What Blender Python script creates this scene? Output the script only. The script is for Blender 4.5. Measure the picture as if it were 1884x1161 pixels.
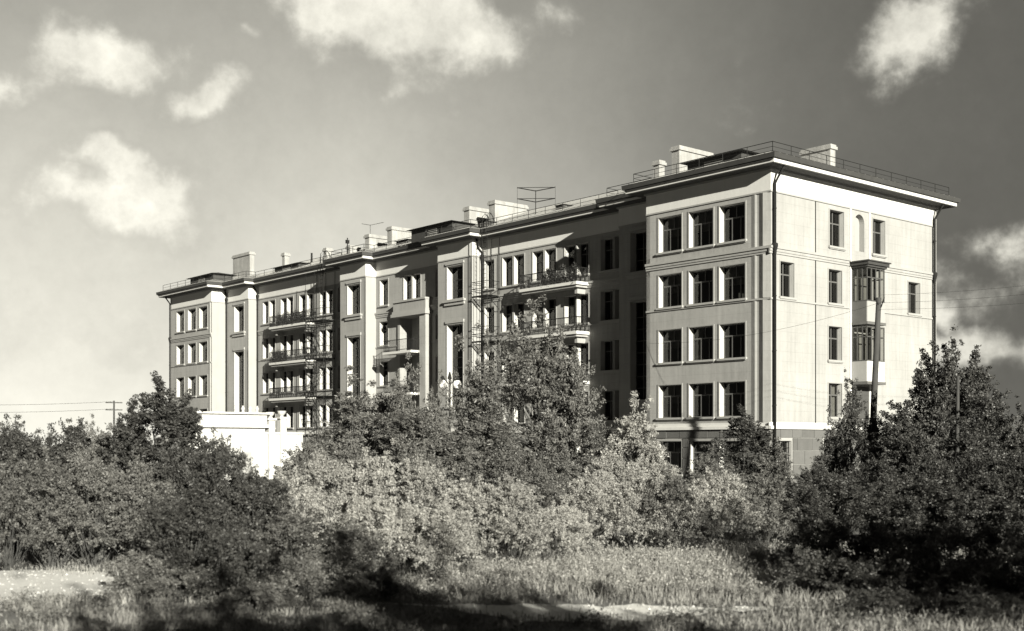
import bpy, math, random
import numpy as np
R = math.radians
scene = bpy.context.scene
for o in list(bpy.data.objects): bpy.data.objects.remove(o)

# ------------------------------------------------------------------ camera
cam_d = bpy.data.cameras.new('camera'); cam = bpy.data.objects.new('camera', cam_d)
scene.collection.objects.link(cam); scene.camera = cam
cam.location = (0, 0, 3.0); cam.rotation_euler = (R(90), 0, 0)
cam_d.sensor_width = 36; cam_d.lens = 42.4; cam_d.shift_y = 0.1272
cam_d.clip_start = 0.1; cam_d.clip_end = 5000
cam_d.dof.use_dof = True; cam_d.dof.focus_distance = 68; cam_d.dof.aperture_fstop = 0.8

# ------------------------------------------------------------------ light
SUN_EL = 16.5
tr = R(40.4) + math.atan2(2.95, 1.0)              # direction in which the light travels over the ground
td = (math.cos(tr)*math.cos(R(SUN_EL)), math.sin(tr)*math.cos(R(SUN_EL)), -math.sin(R(SUN_EL)))
sd = bpy.data.lights.new('sun', 'SUN'); sun = bpy.data.objects.new('sun', sd)
scene.collection.objects.link(sun)
sd.energy = 5.0; sd.angle = R(0.5); sd.color = (1.03, 1.0, 0.875)
from mathutils import Vector, Matrix
sun.rotation_euler = Vector(td).to_track_quat('-Z', 'Y').to_euler()
scene.view_settings.view_transform = 'Standard'
try: scene.view_settings.look = 'None'
except Exception: pass
scene.view_settings.exposure = 1.2; scene.view_settings.gamma = 1
scene.view_settings.use_curve_mapping = False

world = bpy.data.worlds.new('World'); scene.world = world; world.use_nodes = True
nt = world.node_tree; nt.nodes.clear()
def N(t, **k):
    n = nt.nodes.new(t)
    for a, b in k.items(): setattr(n, a, b)
    return n
def L(a, b): nt.links.new(a, b)
def mth(op, a, b=None, c=None, clamp=False):
    n = N('ShaderNodeMath', operation=op); n.use_clamp = clamp
    for i, s in enumerate((a, b, c)):
        if s is None: continue
        if isinstance(s, (int, float)): n.inputs[i].default_value = s
        else: L(s, n.inputs[i])
    return n.outputs[0]
out = N('ShaderNodeOutputWorld'); bg = N('ShaderNodeBackground'); L(bg.outputs[0], out.inputs[0])
bg.inputs[1].default_value = 0.1
sky = N('ShaderNodeTexSky', sky_type='NISHITA'); sky.sun_disc = False
sky.sun_elevation = R(SUN_EL)
sky.sun_rotation = math.atan2(-td[0], -td[1])
sky.air_density = 1.0; sky.dust_density = 1.2
bw = N('ShaderNodeRGBToBW'); L(sky.outputs[0], bw.inputs[0])
tc = N('ShaderNodeTexCoord'); D = tc.outputs['Generated']
sep = N('ShaderNodeSeparateXYZ'); L(D, sep.inputs[0])
# film sees the blue sky as grey: nishita luminance, with bright low haze to the left of the view and none behind
nb = mth('MINIMUM', bw.outputs[0], 2.2)
low = mth('MULTIPLY_ADD', sep.outputs[2], -2.0, 1.0, True)
def sstep(v, a, b):
    n = N('ShaderNodeMapRange', interpolation_type='SMOOTHSTEP'); L(v, n.inputs[0]); n.inputs[1].default_value = a; n.inputs[2].default_value = b
    n.inputs[3].default_value = 0; n.inputs[4].default_value = 1; return n.outputs[0]
flip = mth('MULTIPLY', sep.outputs[0], -1.0)
we = mth('MULTIPLY', sstep(flip, -.33, .20), sstep(sep.outputs[1], .45, .9))
veil = mth('MULTIPLY', low, we)
SKY_G = .175; FLOOR = .20; VEIL_G = 3.75
deep = mth('MULTIPLY_ADD', sstep(sep.outputs[1], -.6, .8), .82, .14)  # dims the unseen sky behind the view to deepen the shadows
base = mth('ADD', mth('MULTIPLY', mth('ADD', mth('MULTIPLY', nb, SKY_G), FLOOR), deep), mth('MULTIPLY', veil, VEIL_G))
# clouds: soft cauliflower noise gathered round a few directions, sparse elsewhere
def noise(scale, detail, rough, vec, dist=0.0):
    n = N('ShaderNodeTexNoise'); n.inputs['Scale'].default_value = scale
    n.inputs['Detail'].default_value = detail; n.inputs['Roughness'].default_value = rough
    n.inputs['Distortion'].default_value = dist; L(vec, n.inputs['Vector']); return n.outputs['Fac']
n1 = noise(9.5, 14, 0.60, D, 0.1); n2 = noise(2.2, 3, 0.5, D)
# (azimuth deg east of view axis, elevation deg, half width deg, half height deg, strength)
CL = [(-18.0, 16.6, 3.8, 1.5, 1.0), (-14.8, 15.0, 2.2, 1.1, .95), (-18.3, 11.0, 3.6, 1.7, 1.3), (-18.9, 12.4, 1.9, 1.0, 1.25), (-15.6, 10.2, 2.6, 1.0, .95), (-23.6, 15.6, 2.2, 1.0, .9), (-17.4, 14.2, .9, .9, .6),
      (-6.6, 20.2, 5.6, 3.0, 1.4), (-3.4, 19.3, 2.8, 2.4, 1.2), (-12.8, 17.6, 2.4, .9, .75), (1.2, 19.9, 2.2, .9, .7), (18.2, 17.8, 2.5, 1.6, 1.15), (19.8, 19.4, 2.0, 1.2, .9), (23.0, 18.0, 1.6, 1.6, .4),
      (21.8, 4.9, 3.6, 1.3, 1.4), (19.7, 6.0, 1.8, .8, 1.15), (22.6, 8.6, 3.0, 1.4, 1.2), (21.5, 6.0, 5.0, 3.8, .72), (23.0, 2.2, 4.0, 1.0, .7),
      (-21, 5.6, 6, 2.2, .5), (-14, 7.2, 4, 1.4, .42), (-3, 15.4, 2, .8, .35), (-7, 9, 6, 1.2, .32),
      (60, 25, 7, 3, .7), (-60, 20, 7, 3, .7), (100, 40, 8, 4, .7), (-110, 30, 8, 3, .6), (150, 25, 8, 3, .6), (20, 60, 10, 6, .7), (-35, 48, 8, 4, .7), (48, 12, 6, 3, .6), (-42, 9, 7, 3, .6)]
wn = N('ShaderNodeTexNoise'); wn.inputs['Scale'].default_value = 7; wn.inputs['Detail'].default_value = 5; L(D, wn.inputs['Vector'])
w1 = N('ShaderNodeVectorMath', operation='SUBTRACT'); L(wn.outputs['Color'], w1.inputs[0]); w1.inputs[1].default_value = (.5, .5, .5)
w2 = N('ShaderNodeVectorMath', operation='SCALE'); L(w1.outputs[0], w2.inputs[0]); w2.inputs['Scale'].default_value = .13
DW = N('ShaderNodeVectorMath', operation='ADD'); L(D, DW.inputs[0]); L(w2.outputs[0], DW.inputs[1]); DW = DW.outputs[0]
cov = None
for az, el, ra, rb, s in CL:
    a, e = R(az), R(el)
    c = Vector((math.sin(a)*math.cos(e), math.cos(a)*math.cos(e), math.sin(e)))
    t = Vector((math.cos(a), -math.sin(a), 0)); b = t.cross(c) * -1
    vs = N('ShaderNodeVectorMath', operation='SUBTRACT'); L(DW, vs.inputs[0]); vs.inputs[1].default_value = c
    def dot(ax, r):
        d = N('ShaderNodeVectorMath', operation='DOT_PRODUCT'); L(vs.outputs[0], d.inputs[0]); d.inputs[1].default_value = ax
        return mth('MULTIPLY', d.outputs['Value'], 1/math.sin(R(r)))
    x, y, z = dot(t, ra), dot(b, rb), dot(c, ra)
    q = mth('ADD', mth('ADD', mth('MULTIPLY', x, x), mth('MULTIPLY', y, y)), mth('MULTIPLY', z, z))
    g = mth('MULTIPLY', mth('MULTIPLY_ADD', mth('SQRT', q), -0.62, 1.0, True), s*1.15)
    cov = g if cov is None else mth('MAXIMUM', cov, g)
dens = mth('ADD', mth('SUBTRACT', cov, .12), mth('MULTIPLY', mth('SUBTRACT', n1, 0.5), 2.7))
mr = N('ShaderNodeMapRange', interpolation_type='SMOOTHSTEP'); L(dens, mr.inputs[0])
mr.inputs[1].default_value = .16; mr.inputs[2].default_value = .86; mr.inputs[3].default_value = 0; mr.inputs[4].default_value = 1
wisps = N('ShaderNodeMapRange', interpolation_type='SMOOTHSTEP'); L(mth('ADD', mth('MULTIPLY', n2, .7), mth('MULTIPLY', n1, .5)), wisps.inputs[0])
wisps.inputs[1].default_value = .5; wisps.inputs[2].default_value = .9
wisps.inputs[3].default_value = 0; wisps.inputs[4].default_value = .10
mask = mth('MAXIMUM', mr.outputs[0], wisps.outputs[0])
n3 = noise(22, 9, 0.65, D)
CLOUD = 3.0
cb = mth('ADD', mth('MULTIPLY', mth('MULTIPLY_ADD', mth('MULTIPLY', n3, mr.outputs[0]), 1.5, 0.20), CLOUD), mth('MULTIPLY', base, .45))
mix = mth('ADD', mth('MULTIPLY', base, mth('SUBTRACT', 1.0, mask)), mth('MULTIPLY', cb, mask))
mix = mth('MULTIPLY', mix, mth('MULTIPLY_ADD', noise(60, 4, .7, D), .16, .92))
mix = mth('MULTIPLY', mix, mth('MULTIPLY_ADD', noise(4.5, 9, .62, D), .55, .72))
cmb = N('ShaderNodeCombineColor')
L(mth('MULTIPLY', mix, 1.03), cmb.inputs[0]); L(mix, cmb.inputs[1]); L(mth('MULTIPLY', mix, .875), cmb.inputs[2])
L(cmb.outputs[0], bg.inputs[0])

scene.render.engine = 'CYCLES'
scene.cycles.max_bounces = 5; scene.cycles.transparent_max_bounces = 8

# ------------------------------------------------------------------ helpers
def tag(o, label=None, cat=None, group=None, kind=None):
    for k, v_ in (('label', label), ('category', cat), ('group', group), ('kind', kind)):
        if v_: o[k] = v_
    return o
def link(o, parent=None):
    scene.collection.objects.link(o)
    if parent: o.parent = parent
    return o
def empty(name, loc=(0, 0, 0), rz=0):
    o = bpy.data.objects.new(name, None); link(o); o.location = loc; o.rotation_euler = (0, 0, rz); o.empty_display_size = .3
    return o
def mesh_np(name, V, F, mat=None, smooth=False):
    """V (n,3), F (m,k) equal sized faces"""
    me = bpy.data.meshes.new(name)
    V = np.asarray(V, np.float32); F = np.asarray(F, np.int32); k = F.shape[1]
    me.vertices.add(len(V)); me.vertices.foreach_set('co', V.ravel())
    me.loops.add(F.size); me.loops.foreach_set('vertex_index', F.ravel())
    me.polygons.add(len(F)); me.polygons.foreach_set('loop_start', np.arange(0, F.size, k, dtype=np.int32))
    me.polygons.foreach_set('loop_total', np.full(len(F), k, np.int32))
    me.update(calc_edges=True); me.validate()
    if mat: me.materials.append(mat)
    if smooth: me.polygons.foreach_set('use_smooth', np.ones(len(F), bool))
    return me
class MB:
    def __init__(s): s.v = []; s.f = []
    def quad(s, *p):
        n = len(s.v); s.v += [tuple(q) for q in p]; s.f.append(tuple(range(n, n+len(p)))); return s
    def box(s, x0, x1, y0, y1, z0, z1):
        n = len(s.v)
        s.v += [(x, y, z) for z in (z0, z1) for x, y in ((x0, y0), (x1, y0), (x1, y1), (x0, y1))]
        s.f += [tuple(n+i for i in q) for q in ((3, 2, 1, 0), (4, 5, 6, 7), (0, 1, 5, 4), (1, 2, 6, 5), (2, 3, 7, 6), (3, 0, 4, 7))]
        return s
    def prism(s, poly, z0, z1, top=None):
        n = len(s.v); m = len(poly); top = top or poly
        s.v += [(x, y, z0) for x, y in poly] + [(x, y, z1) for x, y in top]
        s.f += [tuple(n+i for i in reversed(range(m))), tuple(n+m+i for i in range(m))]
        for i in range(m):
            j = (i+1) % m; s.f.append((n+i, n+j, n+m+j, n+m+i))
        return s
    def tube(s, pts, rad, k=6, cap=True):
        pts = [Vector(p) for p in pts]; rr = rad if isinstance(rad, (list, tuple)) else [rad]*len(pts); n0 = len(s.v)
        for i, p in enumerate(pts):
            t = (pts[min(i+1, len(pts)-1)] - pts[max(i-1, 0)]).normalized()
            a = t.cross(Vector((0, 0, 1)) if abs(t.z) < .9 else Vector((1, 0, 0))).normalized(); b = t.cross(a)
            for j in range(k):
                w = 2*math.pi*j/k; s.v.append(tuple(p + (a*math.cos(w) + b*math.sin(w))*rr[i]))
        for i in range(len(pts)-1):
            for j in range(k):
                a0 = n0+i*k+j; b0 = n0+i*k+(j+1) % k; s.f.append((a0, b0, b0+k, a0+k))
        if cap:
            s.f.append(tuple(n0+j for j in reversed(range(k)))); s.f.append(tuple(n0+(len(pts)-1)*k+j for j in range(k)))
        return s
    def lathe(s, prof, cx=0, cy=0, k=12):
        n0 = len(s.v)
        for r, z in prof:
            for j in range(k):
                w = 2*math.pi*j/k; s.v.append((cx+r*math.cos(w), cy+r*math.sin(w), z))
        for i in range(len(prof)-1):
            for j in range(k):
                a0 = n0+i*k+j; b0 = n0+i*k+(j+1) % k; s.f.append((a0, b0, b0+k, a0+k))
        s.f.append(tuple(n0+j for j in reversed(range(k)))); s.f.append(tuple(n0+(len(prof)-1)*k+j for j in range(k)))
        return s
    def mesh(s, name, mat, smooth=False):
        me = bpy.data.meshes.new(name); me.from_pydata(s.v, [], s.f); me.update()
        if mat: me.materials.append(mat)
        if smooth:
            for p in me.polygons: p.use_smooth = True
        return me
    def build(s, name, mat, parent=None, loc=(0, 0, 0), rz=0, smooth=False):
        o = bpy.data.objects.new(name, s.mesh(name, mat, smooth)); link(o, parent); o.location = loc; o.rotation_euler = (0, 0, rz)
        return o

# ------------------------------------------------------------------ materials
def material(name, val, rough=.85, var=.15, scale=1.5, bump=0, streak=0, lines=0, metal=0, spec=.3, fine=0, objvar=0, col=None):
    m = bpy.data.materials.new(name); m.use_nodes = True; t = m.node_tree; p = t.nodes['Principled BSDF']
    p.inputs['Roughness'].default_value = rough; p.inputs['Metallic'].default_value = metal
    p.inputs['Specular IOR Level'].default_value = spec
    g = t.nodes.new('ShaderNodeTexCoord')
    def nz(sc, det=6, vec=None, ro=.6):
        n = t.nodes.new('ShaderNodeTexNoise'); n.inputs['Scale'].default_value = sc; n.inputs['Detail'].default_value = det
        n.inputs['Roughness'].default_value = ro; t.links.new(vec or g.outputs['Object'], n.inputs['Vector']); return n.outputs['Fac']
    def mm(op, a, b=None, cl=False):
        n = t.nodes.new('ShaderNodeMath'); n.operation = op; n.use_clamp = cl
        for i, q in enumerate((a, b)):
            if q is None: continue
            if isinstance(q, (int, float)): n.inputs[i].default_value = q
            else: t.links.new(q, n.inputs[i])
        return n.outputs[0]
    f = mm('ADD', mm('MULTIPLY', mm('SUBTRACT', nz(scale), .5), var*3.2), 1.0)
    if fine: f = mm('MULTIPLY', f, mm('ADD', mm('MULTIPLY', mm('SUBTRACT', nz(scale*14, 3), .5), fine*3), 1.0))
    if streak:
        mp = t.nodes.new('ShaderNodeMapping'); mp.inputs['Scale'].default_value = (2.2, 2.2, .16); t.links.new(g.outputs['Object'], mp.inputs[0])
        f = mm('MULTIPLY', f, mm('ADD', mm('MULTIPLY', mm('SUBTRACT', nz(1.6, 5, mp.outputs[0]), .5), streak*3), 1.0))
    if lines:
        sx = t.nodes.new('ShaderNodeSeparateXYZ'); t.links.new(g.outputs['Object'], sx.inputs[0])
        fr = mm('FRACT', mm('MULTIPLY', sx.outputs[2], 1/.55)); ln = mm('GREATER_THAN', fr, .955)
        f = mm('MULTIPLY', f, mm('SUBTRACT', 1.0, mm('MULTIPLY', ln, lines)))
    if objvar:
        oi = t.nodes.new('ShaderNodeObjectInfo')
        f = mm('MULTIPLY', f, mm('ADD', mm('MULTIPLY', mm('SUBTRACT', oi.outputs['Random'], .5), objvar*2), 1.0))
    f = mm('MAXIMUM', mm('MULTIPLY', f, val), .004)
    f = mm('MINIMUM', f, .9)
    c = t.nodes.new('ShaderNodeCombineColor'); cc = col or (1.01, 1, .97)
    for i in range(3): t.links.new(mm('MULTIPLY', f, cc[i]), c.inputs[i])
    t.links.new(c.outputs[0], p.inputs['Base Color'])
    if bump:
        b = t.nodes.new('ShaderNodeBump'); b.inputs['Strength'].default_value = bump; b.inputs['Distance'].default_value = .03
        t.links.new(nz(scale*9, 8), b.inputs['Height']); t.links.new(b.outputs[0], p.inputs['Normal'])
    return m
M = {}
M['plaster'] = material('grey_plaster', 0.275, .9, .17, .40, .3, .17, .12, fine=.05)
M['plaster_side'] = M['plaster']
M['white'] = material('white_plaster', 0.538, .85, .05, .8, .15, .05)
M['trim'] = material('pale_trim', 0.286, .85, .07, 1.0, .2, .05)
M['reveal'] = material('limewashed_reveal', .40, .9, .08, 1.5, .2, .15)
M['pavilion'] = material('pavilion_plaster', .44, .9, .14, .8, .4, .25)
M['surround'] = material('window_surround', 0.261, .88, .06, 1)
M['soffit'] = material('shaded_soffit', .06, .9, .15, 2)  # dark tone puts the shade under the eaves into the colour
M['stone'] = material('plinth_stone', 0.105, .8, .12, 2.0, .5, 0, 0, fine=.08, objvar=.16)
M['mortar'] = material('plinth_backing', .10, .95, .1, 2.0)
M['roofm'] = material('roof_sheet', 0.303, .5, .18, .8, .1, .1, metal=0, spec=.5)
M['dark'] = material('dark_iron', .016, .8, .2, 3, spec=.12)
M['eave'] = material('eave_sheet', .045, .6, .2, 2)
M['frame'] = material('window_wood', .09, .6, .1, 3)
M['curtain'] = material('curtain_cloth', 0.252, .9, .15, 6)
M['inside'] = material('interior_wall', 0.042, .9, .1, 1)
M['blind'] = material('glazing_bar_wood', .06, .6, .2, 3)
M['chimney'] = material('chimney_plaster', 0.270, .9, .2, 1.2, .6, .3)
M['wood'] = material('pole_wood', 0.050, .9, .2, 2, .6, .3)
M['bark'] = material('bark', 0.060, .95, .25, 4, .6)
M['globe'] = material('opal_glass', .75, .25, .02, 1, spec=.5)
M['ground'] = material('dry_soil', 0.134, .95, .25, .6, .6, 0, 0, fine=.22)
M['road'] = material('dusty_road', 0.620, .95, .10, .5, .5, 0, 0, fine=.10)
M['grass'] = material('grass_blades', 0.200, .8, .3, .7, col=(1.02, 1, .95), fine=.25)
M['glaze_box'] = material('balcony_boards', .10, .7, .2, 2)
def glass_mat():
    m = bpy.data.materials.new('window_glass'); m.use_nodes = True; t = m.node_tree; t.nodes.clear()
    o = t.nodes.new('ShaderNodeOutputMaterial'); mx = t.nodes.new('ShaderNodeMixShader'); tr_ = t.nodes.new('ShaderNodeBsdfTransparent')
    gl = t.nodes.new('ShaderNodeBsdfGlossy'); gl.inputs['Roughness'].default_value = .03; gl.inputs['Color'].default_value = (.9, .9, .88, 1)
    tr_.inputs['Color'].default_value = (.55, .55, .53, 1)
    fr = t.nodes.new('ShaderNodeFresnel'); fr.inputs[0].default_value = 1.5
    nz = t.nodes.new('ShaderNodeTexNoise'); nz.inputs['Scale'].default_value = 1.1
    bp = t.nodes.new('ShaderNodeBump'); bp.inputs['Strength'].default_value = .15; bp.inputs['Distance'].default_value = .1
    t.links.new(nz.outputs[0], bp.inputs['Height']); t.links.new(bp.outputs[0], gl.inputs['Normal'])
    t.links.new(fr.outputs[0], mx.inputs[0]); t.links.new(tr_.outputs[0], mx.inputs[1]); t.links.new(gl.outputs[0], mx.inputs[2]); t.links.new(mx.outputs[0], o.inputs[0])
    return m
M['glass'] = glass_mat()
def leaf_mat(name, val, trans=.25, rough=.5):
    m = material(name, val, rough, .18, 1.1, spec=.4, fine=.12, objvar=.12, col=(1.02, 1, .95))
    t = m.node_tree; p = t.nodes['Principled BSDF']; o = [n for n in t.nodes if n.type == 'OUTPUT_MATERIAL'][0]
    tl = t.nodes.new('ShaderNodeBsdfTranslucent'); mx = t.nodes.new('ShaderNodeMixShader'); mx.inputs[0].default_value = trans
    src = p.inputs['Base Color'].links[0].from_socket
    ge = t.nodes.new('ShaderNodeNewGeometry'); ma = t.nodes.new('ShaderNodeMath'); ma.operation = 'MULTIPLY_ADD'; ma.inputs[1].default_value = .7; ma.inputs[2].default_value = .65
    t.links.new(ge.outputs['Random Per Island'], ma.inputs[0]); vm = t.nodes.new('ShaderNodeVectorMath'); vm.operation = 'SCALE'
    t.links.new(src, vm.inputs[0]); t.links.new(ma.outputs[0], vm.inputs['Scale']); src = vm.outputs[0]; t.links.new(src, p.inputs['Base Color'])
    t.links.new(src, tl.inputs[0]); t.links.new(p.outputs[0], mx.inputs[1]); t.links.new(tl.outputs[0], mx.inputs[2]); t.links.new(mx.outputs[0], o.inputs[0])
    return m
M['leaf_pale'] = leaf_mat('leaf_pale', 0.300); M['leaf_mid'] = leaf_mat('leaf_mid', 0.125); M['leaf_dark'] = leaf_mat('leaf_dark', 0.058)  # leaf_dark also holds shade on the darker trees and bushes in its colour
M['leaf_shaded'] = leaf_mat('leaf_shade_tone', 0.055, .1)  # shade on the right-hand trees put into the leaf colour

# ------------------------------------------------------------------ ground, road
def heights(x, y): return 0.10*np.sin(x*.21+1)*np.cos(y*.17) + .05*np.sin(x*.9)*np.sin(y*.7+2)
def sheet(name, xs, ys, mat, dz=0, keep=None):
    X, Y = np.meshgrid(xs, ys); f = np.clip(1 - (np.hypot(X, Y-25)-35)/15, 0, 1)
    Z = heights(X, Y)*f + dz
    V = np.stack([X, Y, Z], -1).reshape(-1, 3); nx = len(xs); F = []
    for j in range(len(ys)-1):
        for i in range(nx-1):
            if keep is None or keep((xs[i]+xs[i+1])/2, (ys[j]+ys[j+1])/2): F.append((j*nx+i, j*nx+i+1, (j+1)*nx+i+1, (j+1)*nx+i))
    o = link(bpy.data.objects.new(name, mesh_np(name, V, F, mat, True))); tag(o, kind='structure'); return o
xs = np.unique(np.concatenate([np.linspace(-2500, -60, 12), np.linspace(-60, 60, 121), np.linspace(60, 2500, 12)]))
ys = np.unique(np.concatenate([np.linspace(-200, -10, 8), np.linspace(-10, 80, 91), np.linspace(80, 4000, 14)]))
sheet('ground', xs, ys, M['ground'])
def road_c(x): return 22.2 + .34*np.maximum(-x, 0) + .06*np.maximum(x, 0) + .10*np.sin(x*.8)
def road_w(x):
    """wide bare patch at the left, overgrown in the middle, a narrow worn strip right of the middle"""
    a = np.clip((-x-7.6)/1.6, 0, 1)*(2.6+.07*np.maximum(-x, 0)); b = np.clip((x+1.6)/1.4, 0, 1)*np.clip((4.6-x)/2.0, 0, 1)*.85
    return a + b + .05 + .16*np.sin(x*2.3)*np.sin(x*.9+1) + .09*np.sin(x*6.1) + .05*np.sin(x*13.7)
rx = np.linspace(-24, 5.6, 420); V = []; F = []
for i, x in enumerate(rx):
    c, w = road_c(x), max(road_w(x), .04)
    for k in range(9):
        y = c + w*(k/4-1); V.append((x, y, float(heights(x, y)) + .012))
    if i:
        for k in range(8): a = (i-1)*9+k; F.append((a, a+9, a+10, a+1))
tag(link(bpy.data.objects.new('dirt_road', mesh_np('dirt_road', V, F, M['road'], True))), kind='structure')

# ------------------------------------------------------------------ apartment building (local x = depth v, local y = along the front u)
B = empty('apartment_building', (14.2, 66.2, 0), R(40.4))
tag(B, 'long pale five storey apartment block with projecting end wings, stair towers, balconies and wide eaves', 'apartment building')
LEN = 75.9; MV = 2.6; TV = 1.6; DEPTH = 16.75
FRONT = -math.pi/2
def facade(name, v0, u0, rz, a0, a1, z0, z1, holes, mat, parent=B):
    """sheet in local plane y=0, x from a0 to a1, with rectangular openings"""
    X = sorted({a0, a1, *[h[0] for h in holes], *[h[1] for h in holes]}); Z = sorted({z0, z1, *[h[2] for h in holes], *[h[3] for h in holes]})
    X = [x for x in X if a0 <= x <= a1]; Z = [z for z in Z if z0 <= z <= z1]; m = MB()
    for i in range(len(X)-1):
        for j in range(len(Z)-1):
            cx, cz = (X[i]+X[i+1])/2, (Z[j]+Z[j+1])/2
            if any(h[0] < cx < h[1] and h[2] < cz < h[3] for h in holes): continue
            m.quad((X[i], 0, Z[j]), (X[i+1], 0, Z[j]), (X[i+1], 0, Z[j+1]), (X[i], 0, Z[j+1]))
    return m.build(name, mat, parent, (v0, u0, 0), rz)
FL = [1.32, 4.67, 7.97, 11.27, 14.57]; WH = [1.95, 1.95, 1.95, 1.95, 2.1]
# window kit, cached by size: x across, +y into the wall, z up from sill
_w = {}
rnd = random.Random(7)
def window_meshes(w, h, dep, style):
    key = (w, h, dep, style)
    if key in _w: return _w[key]
    c = MB(); a = w/2; t = .07
    # reveals
    c.quad((-a, -.03, 0), (-a, dep, 0), (-a, dep, h), (-a, -.03, h)); c.quad((a, dep, 0), (a, -.03, 0), (a, -.03, h), (a, dep, h))
    c.quad((-a, dep, 0), (-a, -.03, 0), (a, -.03, 0), (a, dep, 0)); c.quad((-a, -.03, h), (-a, dep, h), (a, dep, h), (a, -.03, h))
    # raised surround
    sr_ = MB()
    for x0, x1, z0, z1 in ((-a-t, -a, 0, h+t), (a, a+t, 0, h+t), (-a, a, h, h+t)): sr_.box(x0, x1, -.035, .0, z0, z1)
    s = MB().box(-a-t-.06, a+t+.06, -.13, .01, -.12, -.002).box(-a-t, a+t, -.08, .01, -.17, -.121)
    f = MB(); y0, y1 = dep-.10, dep-.02; b = .055
    f.box(-a, -a+b, y0, y1, 0, h); f.box(a-b, a, y0, y1, 0, h); f.box(-a+b, a-b, y0, y1, 0, b); f.box(-a+b, a-b, y0, y1, h-b, h)
    if style == 'tall':
        n = 3; zz = np.arange(.75, h-.3, .75)
        for i in range(1, n): x = -a + w*i/n; f.box(x-.035, x+.035, y0+.005, y1-.005, b, h-b)
        for z in zz: f.box(-a+b, a-b, y0+.01, y1-.01, z-.03, z+.03)
    else:
        zt = h*.66
        f.box(-a+b, a-b, y0+.01, y1-.01, zt-.04, zt+.04)
        xs_ = (0,) if w < 1.5 else (-w/6, w/6)
        for x in xs_: f.box(x-.035, x+.035, y0+.005, y1-.005, b, zt-.04)
        f.box(-.03, .03, y0+.005, y1-.005, zt+.04, h-b)
    g = MB().quad((-a, dep-.05, 0), (a, dep-.05, 0), (a, dep-.05, h), (-a, dep-.05, h))
    cu = []
    for k in range(3):
        cm = MB(); xx0, xx1 = ((-a, -a+w*.33), (a-w*.38, a), (-a, a))[k]; zz0 = (0, 0, h*.45)[k]; n = 10
        for i in range(n):
            p, q = xx0+(xx1-xx0)*i/n, xx0+(xx1-xx0)*(i+1)/n; yy = lambda j: dep+.10+.03*(j % 2)
            cm.quad((p, yy(i), zz0), (q, yy(i+1), zz0), (q, yy(i+1), h), (p, yy(i), h))
        cu.append(cm.mesh('curtain', M['curtain']))
    _w[key] = (c.mesh('window', M['reveal']), s.mesh('sill', M['trim']), f.mesh('frame', M['frame'] if style != 'tall' else M['blind']), g.mesh('pane', M['glass']), cu, sr_.mesh('surround', M['surround']))
    return _w[key]
def window(v0, u0, rz, x, z, w, h, dep=.5, style='std', sill=True, curtain=.2):
    me = window_meshes(w, h, dep, style)
    o = link(bpy.data.objects.new('window', me[0]), B)
    o.location = (v0, u0 - x, z) if rz else (x, u0, z)     # front facades run along -x
    if rz: o.location = (v0, u0 - x, z)
    o.rotation_euler = (0, 0, rz)
    if sill: link(bpy.data.objects.new('sill', me[1]), o)
    link(bpy.data.objects.new('surround', me[5]), o); link(bpy.data.objects.new('frame', me[2]), o); link(bpy.data.objects.new('pane', me[3]), o)
    if rnd.random() < curtain: link(bpy.data.objects.new('curtain', rnd.choice(me[4])), o)
    return (x-w/2, x+w/2, z, z+h)
def front(v0, ua, ub, z0, z1, wins, name='wall', mat=None, curtain=.3):
    """front facing piece between ua<ub at depth v0; wins: (u centre, sill z, w, h, style)"""
    holes = []
    for wv in wins:
        u, z, w, h = wv[:4]; st = wv[4] if len(wv) > 4 else 'std'
        holes.append(window(v0, 0, FRONT, -u, z, w, h, style=st, dep=wv[5] if len(wv) > 5 else .46, curtain=curtain))
    return facade(name, v0, 0, FRONT, -ub, -ua, z0, z1, holes, mat or M['plaster'])
TOP = 18.3
def grid(cs, w, floors=(0, 1, 2, 3, 4)): return [(c, FL[k], w, WH[k]) for c in cs for k in floors]
# wings
front(0, 0, 9.3, 0, TOP, grid((7.38, 4.98, 2.67), 1.84))
front(0, 66.9, LEN, 0, TOP, grid((68.7, 71.2, 73.85), 1.8))
# end facade, faces -y
eh = []
for x, k, w in [(6.15, 4, 1.4), (10.5, 4, 1.3), (1.45, 3, 1.25), (6.0, 3, 1.3), (14.4, 3, 1.35), (6.0, 2, 1.3), (6.0, 1, 1.3), (1.2, 0, 1.25), (5.5, 0, 1.3), (10.6, 0, 1.3), (14.4, 0, 1.3)]:
    eh.append(window(0, 0, 0, x, FL[k], w, WH[k], dep=.36))
facade('wall', 0, 0, 0, 0, DEPTH, 0, TOP, eh + [(7.98, 8.98, 14.55, 16.75)], M['plaster'])
# main recessed fronts
pairs1 = (25.45, 24.17, 22.12, 20.82, 18.82, 17.6, 15.3, 14.0)
front(MV, 13.2, 28.35, 0, TOP, grid((27.5,) + pairs1, 1.12))
pairs2 = (61.0, 59.7, 57.6, 56.4, 54.2, 52.9, 50.7, 49.6)
front(MV, 46.3, 62.5, 0, TOP, grid(pairs2 + (47.7,), 1.08))
# middle piece between the two central towers, with the bay
front(MV, 39.05, 42.4, 0, TOP, grid((41.2,), 1.2))
front(MV, 32.5, 34.65, 0, TOP, grid((33.6,), 1.0))
front(MV, 34.65, 39.05, 13.3, TOP, [(37.9, FL[4], 1.1, WH[4]), (36.66, FL[4], 1.1, WH[4])])
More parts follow.
